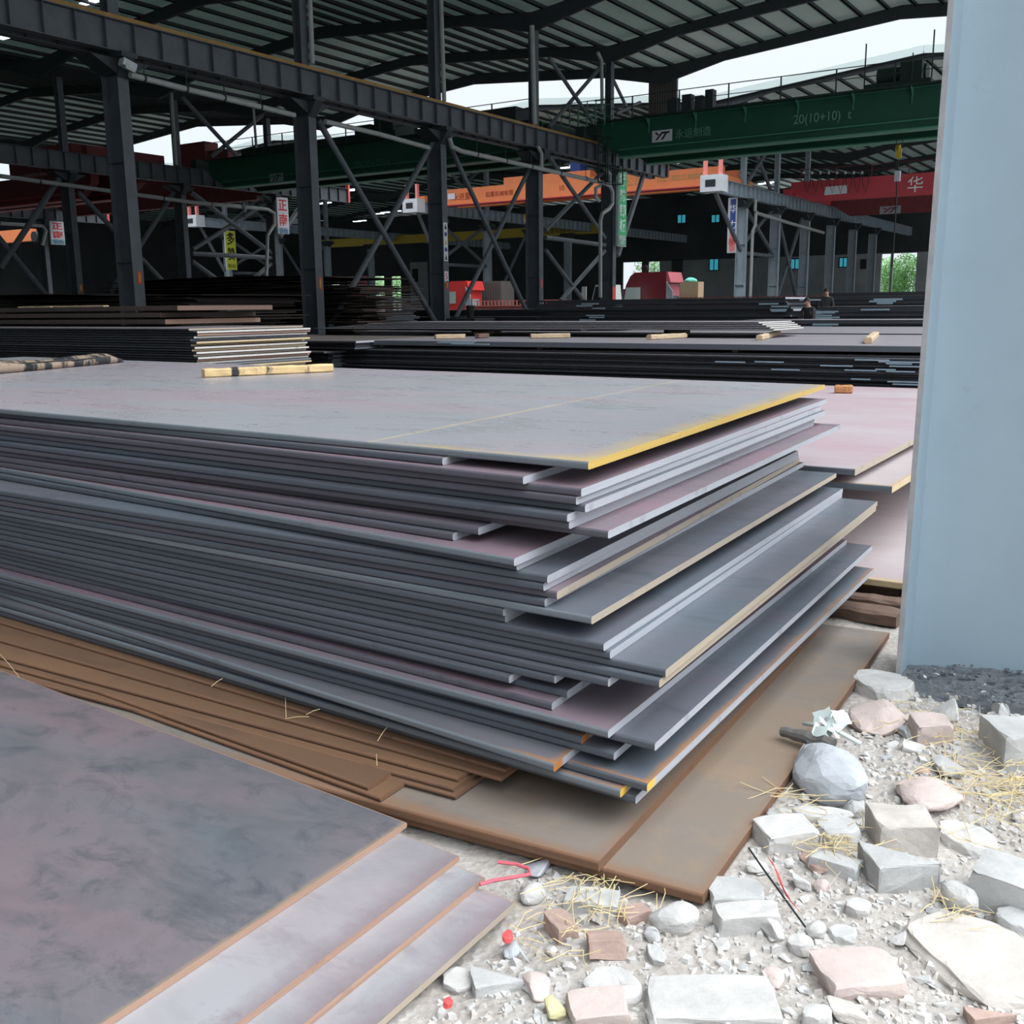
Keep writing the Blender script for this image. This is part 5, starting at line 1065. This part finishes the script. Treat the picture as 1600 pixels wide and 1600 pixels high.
for i, (a_, X, h, w_, lab) in enumerate([(583, 156, 9, 3.4, 'bright green tree seen through the opening left of the middle column'), (620, 166, 10, 3.2, 'green tree in the narrow opening beside the white door panel'), (1022, 156, 11, 3.5, 'green tree glimpsed through the small opening above the truck cab'), (1414, 152, 8, 3.2, 'green tree seen through the wide opening at the far right'), (1386, 162, 8, 3, 'green shrub tree at the narrow opening at the far right')]):
    P = atX(a_, 440, X); P.z = -.05; tree(P, h, w_, lab, i)
P = atX(541, 432, 147); Q = atX(574, 465, 147); t = thing('billboard', (147, P.y, 0), 'pink red banner board seen through the far opening left of centre', 'billboard')
m = MB(); m.box(147, Q.y, 2.5, 147.2, P.y, P.z); m.build('banner', 'banner_pink', t); m = MB(); m.box(147.05, Q.y+.3, -.03, 147.15, Q.y+.5, 2.5); m.box(147.05, P.y-.5, -.03, 147.15, P.y-.3, 2.5); m.build('posts', 'dark_metal', t)
m = MB(); a = atX(640, 410, 138); b = atX(668, 465, 138); m.box(138, b.y, -.03, 138.3, a.y, a.z); pnl = m.build('wall_panel', 'wall_pale', loc=(138, a.y, 0)); tag(pnl, 'pale panel with a dark window behind the braces, left of the middle column', 'panel'); m = MB(); c0 = atX(644, 420, 137.9); c1 = atX(653, 440, 137.9); m.box(137.9, c1.y, c1.z, 138, c0.y, c0.z); m.build('dark_window', 'black', pnl)

# ================================================================== RUBBLE
def hull_mesh(seed, kind, npts=18):
    r = random.Random(seed); bm = bmesh.new()
    for i in range(npts):
        if kind == 'block':
            p = Vector((r.choice((-1, 1))*r.uniform(.86, 1), r.choice((-1, 1))*r.uniform(.84, 1), r.choice((-1, 1))*r.uniform(.82, 1)))
        elif kind == 'round':
            p = Vector((r.gauss(0, 1), r.gauss(0, 1), r.gauss(0, 1))).normalized()*r.uniform(.88, 1)
        elif kind == 'slab':
            a_ = 2*PI*i/npts+r.uniform(-.25, .25); q = r.uniform(.78, 1.05); p = Vector((math.cos(a_)*q, math.sin(a_)*q, (1 if i % 2 else -1)*r.uniform(.8, 1)))
        else:
            p = Vector((r.uniform(-1, 1), r.uniform(-1, 1), r.uniform(-1, 1)))
            if p.length > 1.15: p = p.normalized()*1.05
        bm.verts.new(p)
    res = bmesh.ops.convex_hull(bm, input=bm.verts)
    bmesh.ops.delete(bm, geom=[v for v in bm.verts if not v.link_faces], context='VERTS')
    bmesh.ops.bevel(bm, geom=list(bm.edges), offset=.05 if kind != 'round' else .1, segments=1, affect='EDGES')
    bmesh.ops.triangulate(bm, faces=bm.faces)
    bmesh.ops.subdivide_edges(bm, edges=[e for e in bm.edges if e.calc_length() > .35], cuts=2, use_grid_fill=True)
    bmesh.ops.triangulate(bm, faces=bm.faces)
    bmesh.ops.recalc_face_normals(bm, faces=bm.faces)
    zmin = min(v.co.z for v in bm.verts); 
    for v in bm.verts:
        q_ = v.co.copy(); v.co += Vector((noise.noise(q_*1.7+Vector((seed, 0, 0))), noise.noise(q_*1.7+Vector((0, seed, 5))), noise.noise(q_*1.7+Vector((5, 0, seed)))))*.13+Vector((noise.noise(q_*6+Vector((seed, 9, 0))), noise.noise(q_*6+Vector((9, seed, 5))), noise.noise(q_*6+Vector((5, 9, seed)))))*.06
    bmesh.ops.smooth_vert(bm, verts=bm.verts, factor=.55, use_axis_x=True, use_axis_y=True, use_axis_z=True)
    me = bpy.data.meshes.new('stone'); bm.to_mesh(me); bm.free(); return me
PROTO = {k: [hull_mesh(100*i+j, k, {'block': 30, 'round': 26, 'slab': 16, 'chunk': 16}[k]) for j in range(6)] for i, k in enumerate(('block', 'round', 'slab', 'chunk'))}
def stone(P, sx_, sy_, sz_, rot, mat, proto, label, group=None, name='rubble_stone', cat='stone', tilt=(0, 0)):
    me = proto.copy(); me.materials.clear(); me.materials.append(MATS[mat])
    o = bpy.data.objects.new(name, me); COL.objects.link(o); me.transform(Matrix.Diagonal((sx_, sy_, sz_, 1)))
    o.location = P; o.rotation_euler = (tilt[0], tilt[1], rot); return tag(o, label, cat, group)
RZ = math.atan2(-R0[1], R0[0])
def hero(cx, cy, wpx, hpx, kind, j, mat, label, ang=0, flat_=.5, tilt=(0, 0), name='rubble_stone', cat='stone'):
    """wpx,hpx size in the photograph; stands on the rubble"""
    P = atz(cx, cy, .03); D = (P-Vector(CAM)).length; w_ = wpx/FPX*D/2; el = abs((P-Vector(CAM)).normalized().z)
    dep = max(hpx/FPX*D/2*(1-flat_*.45)/el*.95, .02); hz_ = max(.014, min(w_, dep)*flat_*1.12)
    Hh = hz_*.55; P = atz(cx, cy, gz(P.x, P.y)+Hh)
    ah = math.atan2(R0[1], R0[0])+ang
    return stone((P.x, P.y, P.z), w_, dep, hz_, ah, mat, PROTO[kind][j], label, None, name, cat, tilt)
heroes = [
 (1292, 1212, 112, 104, 'round', 0, 'rock_blue', 'largest bluish white boulder next to the rusty base plate', .4, .7),
 (1408, 1302, 84, 52, 'block', 0, 'rock_beige', 'square beige brick-like block with rounded corners', -.05, .7),
 (1402, 1356, 90, 52, 'block', 1, 'rock_grey', 'grey concrete block directly below the beige one', .05, .6),
 (1538, 1500, 170, 150, 'slab', 0, 'rock_beige', 'big flat white slab with a sharp dark edge at the lower right', .5, .12),
 (1110, 1568, 178, 66, 'block', 2, 'rock_white', 'long flat concrete slab at the bottom edge', 0, .25),
 (1056, 1436, 92, 54, 'round', 0, 'rock_white', 'rounded white stone below the corner of the rusty plate', 0, .75),
 (1168, 1438, 92, 36, 'block', 3, 'rock_white', 'white block with a broken right end beside the rounded stone', .05, .8),
 (1150, 1402, 80, 42, 'block', 4, 'rock_grey', 'grey block behind the white broken one', -.1, .5),
 (1378, 1074, 84, 42, 'slab', 1, 'rock_white', 'triangular white stone near the foot of the blue column', .2, .3),
 (1370, 1122, 96, 58, 'round', 2, 'rock_pink', 'large pinkish stone under the triangular one', 0, .45),
 (1452, 1143, 50, 30, 'block', 5, 'rock_pink', 'brick piece with a red broken face beside the pinkish stone', -.1, .7),
 (1418, 1147, 30, 26, 'chunk', 2, 'rock_blue', 'small bluish stone leaning on the red-faced brick', 0, .6),
 (1488, 1118, 58, 60, 'chunk', 3, 'rock_white', 'upright rough white stone near the dark gravel', .2, .9),
 (1588, 1162, 70, 46, 'block', 0, 'rock_grey', 'grey block at the right edge under the dark gravel', 0, .7),
 (1584, 1392, 78, 70, 'block', 3, 'rock_grey', 'big rough grey rock at the right edge', .8, .7),
 (1500, 1402, 52, 54, 'round', 1, 'rock_white', 'pointed white stone left of the big grey rock', .4, .8),
 (1340, 1526, 112, 62, 'block', 4, 'rock_pink', 'large pinkish stone in the lower rubble', .1, .4),
 (1208, 1528, 40, 40, 'round', 1, 'rock_pink', 'small pink rounded stone left of the large pinkish one', 0, .5),
 (866, 1577, 36, 42, 'chunk', 1, 'rock_yellow', 'pale yellow lump of foam-like stone at the bottom edge', .2, .8, 'foam_lump'),
 (800, 1484, 34, 36, 'round', 2, 'rock_blue', 'bluish white rounded stone by the red scrap', .1, .6),
 (778, 1533, 76, 40, 'block', 1, 'rock_grey', 'flat grey block near the lowest foreground plate', .15, .45),
 (716, 1533, 50, 42, 'slab', 2, 'rock_white', 'pointed white slab by the edge of the lowest foreground plate', .4, .3),
 (838, 1540, 50, 50, 'chunk', 2, 'rock_pink', 'pinkish angular stone at the lower left of the rubble', .3, .5),
 (955, 1545, 92, 62, 'slab', 3, 'rock_white', 'white angular slab with a bright top, left of the long slab', -.4, .35),
 (935, 1578, 84, 50, 'block', 3, 'rock_pink', 'faded pink block beside the yellow lump', .1, .4),
 (876, 1450, 34, 52, 'block', 4, 'rock_brick', 'brick-red stone standing on its edge', .4, .9),
 (990, 1432, 44, 24, 'block', 5, 'rock_brick', 'broken brick with a pale end beside the rounded stone', .5, .7),
 (832, 1396, 46, 44, 'round', 3, 'rock_white', 'white stone under the red string', 0, .6),
 (845, 1360, 60, 50, 'chunk', 3, 'rock_blue', 'bluish stone touching the edge of the rusty base plate', .2, .5),
 (925, 1410, 80, 32, 'block', 2, 'rock_grey', 'long grey stone lying in straw below the base plate', -.2, .5),
 (1335, 1262, 44, 40, 'round', 4, 'rock_grey', 'grey rounded stone at the right of the largest boulder', 0, .7),
 (1280, 1275, 100, 26, 'slab', 4, 'rock_white', 'thin white slab under the largest boulder', -.1, .35),
 (1218, 1280, 46, 26, 'slab', 5, 'rock_grey', 'flat grey stone beside the base plate edge', .1, .4),
 (1225, 1305, 80, 40, 'block', 5, 'rock_white', 'white blocky stone below the thin slab', .2, .5),
 (1308, 1300, 66, 40, 'slab', 0, 'rock_grey', 'angular grey slab left of the beige block', .5, .4),
 (1285, 1385, 26, 26, 'round', 5, 'rock_pink', 'orange-pink round stone beside the red ribbon', 0, .8),
 (1250, 1378, 34, 34, 'chunk', 4, 'rock_grey', 'grey angular stone right on the end of the red ribbon', .1, .8),
 (1268, 1345, 36, 50, 'chunk', 5, 'rock_brick', 'reddish brick fragment above the red ribbon', .2, .4),
 (1305, 1352, 30, 52, 'block', 0, 'rock_grey', 'slanting grey stone right of the reddish fragment', 1.0, .7),
 (1450, 1240, 100, 56, 'round', 3, 'rock_pink', 'low dusty pinkish boulder in the upper rubble', 0, .3),
 (1480, 1200, 50, 30, 'chunk', 1, 'rock_grey', 'small dusty stone above the dusty pinkish boulder', 0, .5),
 (1510, 1312, 70, 50, 'slab', 1, 'rock_white', 'flat dusty slab right of the beige block', .3, .25),
 (1205, 1450, 40, 40, 'chunk', 2, 'rock_white', 'angular white stone at the right of the broken white block', .6, .8),
 (1340, 1420, 38, 26, 'slab', 2, 'rock_white', 'small flat white stone below the grey block', .1, .5),
 (1410, 1470, 44, 30, 'chunk', 3, 'rock_white', 'pale angular stone in the middle of the lower rubble', .3, .6),
 (1315, 1460, 46, 26, 'slab', 3, 'rock_grey', 'dark flat stone beside the blue shred', .2, .3),
 (1275, 1453, 36, 30, 'round', 0, 'rock_white', 'white egg-like stone in the lower rubble', 0, .7),
 (1590, 1445, 70, 44, 'slab', 4, 'rock_grey', 'curved grey slab piece at the right edge above the big flat slab', .3, .4),
 (1545, 1590, 60, 24, 'block', 1, 'rock_brick', 'reddish brick at the lower right corner', .1, .7),
 (1320, 1580, 66, 56, 'chunk', 4, 'rock_beige', 'beige stone at the bottom edge right of the long slab', .2, .5),
 (1275, 1590, 50, 30, 'slab', 5, 'rock_white', 'very white stone at the bottom edge', .2, .6),
]
hpos = []
for h in heroes:
    nm = h[10] if len(h) > 10 else 'rubble_stone'
    o = hero(h[0], h[1], h[2], h[3], h[4], h[5], h[6], h[7], h[8], h[9], name=nm); hpos.append((o.location.x, o.location.y, max(o.dimensions.x, o.dimensions.y)*.42))
# scattered individual stones
def clear(x, y, r):
    # keep off the plates and pillar
    if y > N2c[1]-r*.3 and x > N2c[0]-.02-r*.3 and x < 5.1 and y > .93-r*.3: return False
    if x < 2.16+r*.3 and y > 1.33-r*.3: return False
    if y > 1.45 : return False
    if 4.3 < x and y > -.1: return False
    return True
N2c = atz(1098, 1401, .055); r = random.Random(77); cnt = 0; tries = 0
MT = ['rock_white']*6+['rock_grey']*4+['rock_blue']+['rock_beige']*3+['rock_pink']*2+['rock_brick']
LBL = {'rock_white': 'small white concrete chunk lying in the pale rubble', 'rock_grey': 'small grey concrete chunk lying in the pale rubble', 'rock_blue': 'small bluish stone chip lying in the pale rubble', 'rock_beige': 'small beige mortar chunk lying in the pale rubble', 'rock_pink': 'small pinkish brick chunk lying in the pale rubble', 'rock_brick': 'small red brick fragment lying in the pale rubble'}
while cnt < 246 and tries < 20000:
    tries += 1; x = r.uniform(1.2, 4.6); y = r.uniform(-1.3, 1.45); sz = .018+.042*r.random()**2
    v = FW.dot(np.array([x, y, 0])-CAM)
    if v < .5: continue
    if not clear(x, y, sz): continue
    if any((x-a_)**2+(y-b_)**2 < (c_+sz)**2 for a_, b_, c_ in hpos): continue
    mt = r.choice(MT); k = r.choice(('chunk', 'chunk', 'block', 'slab', 'round')); e = r.uniform(.35, .8)
    stone((x, y, gz(x, y)+sz*e*.5), sz*r.uniform(.8, 1.5), sz*r.uniform(.7, 1.1), sz*e, r.uniform(0, 6), mt, r.choice(PROTO[k]), LBL[mt], 'small '+mt.replace('rock_', '')+' chunks in the rubble', tilt=(r.uniform(-.3, .3), r.uniform(-.3, .3)))
    hpos.append((x, y, sz*.8)); cnt += 1
# gravel-size rest as one
def debris(name, label, n, mat, area, smin, smax, seed, ok=clear, k_=2.0):
    r = random.Random(seed); vs = []; fs = []; i = 0
    while i < n:
        x = r.uniform(area[0], area[1]); y = r.uniform(area[2], area[3]); s_ = smin+(smax-smin)*r.random()**k_
        if not ok(x, y, s_): i += .2; continue
        c = Vector((x, y, gz(x, y)+s_*.25)); o = len(vs); i += 1
        a0 = r.uniform(0, 6)
        q = [Vector((math.cos(a0+k*PI/2+r.uniform(-.4, .4))*s_*r.uniform(.6, 1.1), math.sin(a0+k*PI/2+r.uniform(-.4, .4))*s_*r.uniform(.6, 1.1), -s_*.5)) for k in range(4)]
        hh_ = r.uniform(.35, .85); tp = [v_*r.uniform(.45, .9)+Vector((0, 0, s_*hh_*r.uniform(.7, 1.2))) for v_ in q]
        vs += [c+v_ for v_ in q+tp]; fs += [(o+4, o+5, o+6, o+7)]+[(o+k, o+(k+1) % 4, o+4+(k+1) % 4, o+4+k) for k in range(4)]
    m = MB(); m.add(vs, fs); ob = m.build(name, mat); return tag(ob, label, 'rubble', kind='stuff')
debris('rubble_debris', 'fine pale concrete crumbs covering the ground between the stones', 14000, 'rock_white', (1.1, 5.4, -1.8, 1.45), .003, .021, 5)
debris('rubble_debris', 'fine greyish crumbs mixed among the stones', 7000, 'rock_beige', (1.1, 5.4, -1.8, 1.45), .003, .018, 6)
def chips(name, label, n, mat, smin, smax, seed):
    r = random.Random(seed); pr = []
    for k in range(14):
        bm = bmesh.new()
        for i in range(11): bm.verts.new(Vector((r.uniform(-1, 1), r.uniform(-.8, .8), r.uniform(-.55, .55))).normalized()*r.uniform(.75, 1))
        bmesh.ops.convex_hull(bm, input=bm.verts); bmesh.ops.delete(bm, geom=[v for v in bm.verts if not v.link_faces], context='VERTS'); bm.verts.index_update()
        pr.append(([v.co*1.0 for v in bm.verts], [tuple(v.index for v in f.verts) for f in bm.faces])); bm.free()
    m = MB(); i = 0
    while i < n:
        x = r.uniform(1.1, 5.2); y = r.uniform(-1.7, 1.45); s_ = smin+(smax-smin)*r.random()**1.7
        if not clear(x, y, s_): i += .25; continue
        i += 1; V, F_ = r.choice(pr); M_ = Matrix.Rotation(r.uniform(0, 6), 3, 'Z') @ Matrix.Rotation(r.uniform(-.4, .4), 3, 'X'); c = Vector((x, y, gz(x, y)+s_*.22)); f1, f2 = r.uniform(.7, 1.3), r.uniform(.45, .8)
        m.add([c+(M_ @ Vector((v.x*s_*f1, v.y*s_, v.z*s_*f2))) for v in V], F_)
    tag(m.build(name, mat), label, 'rubble', kind='stuff')
chips('rubble_chips', 'loose pale chips of broken concrete filling the rubble', 1500, 'rock_white', .008, .026, 31); chips('rubble_chips', 'loose grey chips of broken concrete filling the rubble', 900, 'rock_grey', .008, .024, 32); chips('rubble_chips', 'loose pinkish chips of broken brick strewn in the rubble', 160, 'rock_pink', .008, .022, 33); chips('rubble_chips', 'loose beige mortar chips filling the rubble', 900, 'rock_beige', .007, .024, 34)
debris('rust_crumbs', 'small dirt crumbs lying along the seam of the rusty base plates', 0, 'rock_pink', (1, 2, 1, 2), .003, .006, 7)
okg = lambda x, y, s_: True
m = MB(); vs = []; A0 = [(4.35, .92), (4.1, .3), (3.95, -.4), (3.9, -1.6), (6.5, -1.6), (6.5, .92)]
n1, n2 = 50, 60; vs = []; fs = []
for i in range(n1+1):
    for j in range(n2+1):
        y = .925-2.6*j/n2; xs_ = 4.28-.25*max(0, (.92-y))+.05*noise.noise(Vector((y*5, 0, 0))); x = xs_+(6.5-xs_)*i/n1
        vs.append((x, y, gz(x, y)+.035*min(1, (x-xs_)*5)+.012*noise.noise(Vector((x*25, y*25, 0)))))
fs = [(i*(n2+1)+j, i*(n2+1)+j+1, (i+1)*(n2+1)+j+1, (i+1)*(n2+1)+j) for i in range(n1) for j in range(n2)]
m.add(vs, fs); tag(m.build('gravel_heap', 'gravel_dark', smooth=False), 'dark grey flaky gravel at the foot of the blue column', 'gravel', kind='stuff')
def flakes(n, mat, seed, lab):
    r = random.Random(seed); vs = []; fs = []
    for i in range(n):
        y = .9-2.2*r.random(); x = 4.25-.25*max(0, .92-y)+r.random()**1.5*1.6+.04; s_ = r.uniform(.004, .014)
        c = Vector((x, y, gz(x, y)+.05)); u = Vector((r.uniform(-1, 1), r.uniform(-1, 1), r.uniform(-.3, .3))).normalized(); w2 = u.cross(Vector((0, 0, 1))).normalized(); o = len(vs); th = Vector((0, 0, .003))
        q = [c+u*s_, c+w2*s_*.7, c-u*s_, c-w2*s_*.7]; vs += q+[p-th for p in q]; fs += [(o, o+1, o+2, o+3), (o+4, o+7, o+6, o+5)]+[(o+k, o+4+k, o+4+(k+1) % 4, o+(k+1) % 4) for k in range(4)]
    m = MB(); m.add(vs, fs); tag(m.build('gravel_flakes', mat), lab, 'gravel', kind='stuff')
flakes(2600, 'gravel_dark', 3, 'dark stone flakes strewn on the gravel by the blue column'); flakes(120, 'rock_white', 4, 'few white chips strewn on the dark gravel')
# straw
def straw(cx, cy, n, spread, seed, lab, L=(.08, .22), z=.03, r_=.0013):
    r = random.Random(seed); m = MB(); P = atz(cx, cy, z); 
    for i in range(n):
        c = P+Vector((r.gauss(0, spread), r.gauss(0, spread), 0)); 
        a_ = r.uniform(0, PI*2); l_ = r.uniform(*L); d_ = Vector((math.cos(a_), math.sin(a_), 0)); n_ = Vector((-d_.y, d_.x, 0)); bow = r.uniform(-.25, .25)
        h = gz(c.x, c.y)+.02 if z < .06 else z
        m.tube([c+d_*l_*(t_-.5)+n_*bow*l_*(t_-.5)**2*4*.5+Vector((0, 0, h-P.z+.012+r.uniform(0, .03)*t_)) for t_ in (0, .33, .66, 1)], r_, 4)
    tag(m.build('straw', 'straw'), lab, 'straw', kind='stuff')
straw(1575, 1225, 170, .16, 1, 'thick mat of yellow straw at the right edge of the rubble'); straw(1300, 1320, 40, .07, 2, 'straw wisps beside the beige block'); straw(940, 1395, 40, .07, 3, 'straw wisps under the edge of the rusty plate')
straw(1430, 1130, 40, .13, 4, 'straw scattered around the red-faced brick'); straw(880, 1470, 26, .06, 5, 'straw wisps beside the brick-red stone', (.05, .14)); straw(1240, 1250, 8, .04, 6, 'a few long straws at the left of the largest boulder', (.15, .3))
straw(1480, 1420, 14, .04, 7, 'straw tuft by the pointed white stone', (.05, .12))
m = MB()
for (a, b, c, d) in [(330, 1073, 348, 1060), (446, 1123, 483, 1120), (446, 1090, 447, 1121), (590, 1158, 605, 1136), (588, 1178, 589, 1196), (0, 1022, 30, 1058), (478, 1117, 500, 1108)]:
    P = atz(a, b, .182); Q = atz(c, d, .20); m.tube([P, (P+Q)/2+Vector((0, 0, .004)), Q], .0013, 4)
tag(m.build('straw', 'straw'), 'loose straws caught on the rust-brown plates', 'straw', kind='stuff')
# ribbon, strings, scraps, greasy stick with white plastic
pts = [atz(a, b, .065+.0*i) for i, (a, b) in enumerate([(1205, 1342), (1213, 1352), (1222, 1372), (1232, 1390), (1246, 1404)])]
m = MB(); vs = []; fs = []
for i, p in enumerate(pts):
    w_ = .03*(1-.12*i); h = gz(p.x, p.y)+.055-.006*i; vs += [(p.x-w_*.75, p.y-w_*.6, h), (p.x+w_*.75, p.y+w_*.6, h+.008*math.sin(i*1.5)), (p.x+w_*.75, p.y+w_*.6, h-.002+.008*math.sin(i*1.5)), (p.x-w_*.75, p.y-w_*.6, h-.002)]
for i in range(len(pts)-1):
    for k in range(4): fs.append((i*4+k, i*4+(k+1) % 4, i*4+4+(k+1) % 4, i*4+4+k))
m.add(vs, fs+[(3, 2, 1, 0), (16, 17, 18, 19)]); tag(m.build('red_ribbon', 'ribbon_red'), 'bright red ribbon strip lying among the grey stones', 'ribbon')
P = atz(1170, 1325, .05); Q = atz(1258, 1448, .05); m = MB(); m.tube([P, P*.6+Q*.4+Vector((0, .02, .02)), P*.3+Q*.7+Vector((0, .01, .01)), Q], .003, 6); tag(m.build('thin_cable', 'dark_metal'), 'thin dark wire running past the red ribbon', 'wire')
pl_ = [(750, 1382), (770, 1376), (800, 1371), (828, 1366), (826, 1357), (806, 1350), (778, 1347)]; m = MB(); m.tube([atz(a, b, .075) for a, b in pl_], .005, 6); tag(m.build('red_string', 'string_red'), 'red plastic string looped beside the foreground plates', 'string')
P = atz(793, 1464, .05); o = stone(P, .022, .014, .008, .4, 'ribbon_red', PROTO['slab'][1], 'small bright red scrap near the tan edge of the lowest plate', None, 'red_scrap', 'scrap'); P = atz(700, 1567, .05); stone(P, .014, .012, .008, .4, 'ribbon_red', PROTO['slab'][2], 'tiny red scrap at the bottom near the foreground plate', None, 'red_scrap', 'scrap')
t = thing('broken_stick', atz(1225, 1140, .06), 'short dark grease-covered stick wrapped in white plastic on the rusty plate', 'stick')
P = atz(1222, 1142, .09); Q = atz(1300, 1165, .10); m = MB(); n_ = 9; r = random.Random(3)
m.tube([P+(Q-P)*i/8+Vector((0, 0, r.uniform(-.006, .008))) for i in range(9)], .018, 10, r2=.03); rock('stick_grey', (.20, .19, .18, 1), .5); m.build('stick', 'stick_grey', t)
m = MB(); r = random.Random(8)
for i in range(9):
    c = atz(1300+r.uniform(-25, 22), 1128+r.uniform(-14, 16), .12+r.uniform(0, .03)); u = Vector((r.uniform(-1, 1), r.uniform(-1, 1), r.uniform(-.5, .5))).normalized()*.034; w2 = u.orthogonal().normalized()*.024
    o = len(m.v); g_ = []
    for a_ in range(4):
        for b_ in range(4): g_.append(c+u*(a_/1.5-1)+w2*(b_/1.5-1)+Vector((r.uniform(-.005, .005), r.uniform(-.005, .005), r.uniform(-.006, .006))))
    m.add(g_, [(a_*4+b_, a_*4+b_+1, a_*4+b_+5, a_*4+b_+4) for a_ in range(3) for b_ in range(3)])
P = atz(1255, 1130, .1); Q = atz(1345, 1162, .09); m.tube([P, (P+Q)/2+Vector((0, 0, .02)), Q], .008, 6)
m.build('white_plastic', 'plastic_white', t, smooth=True)
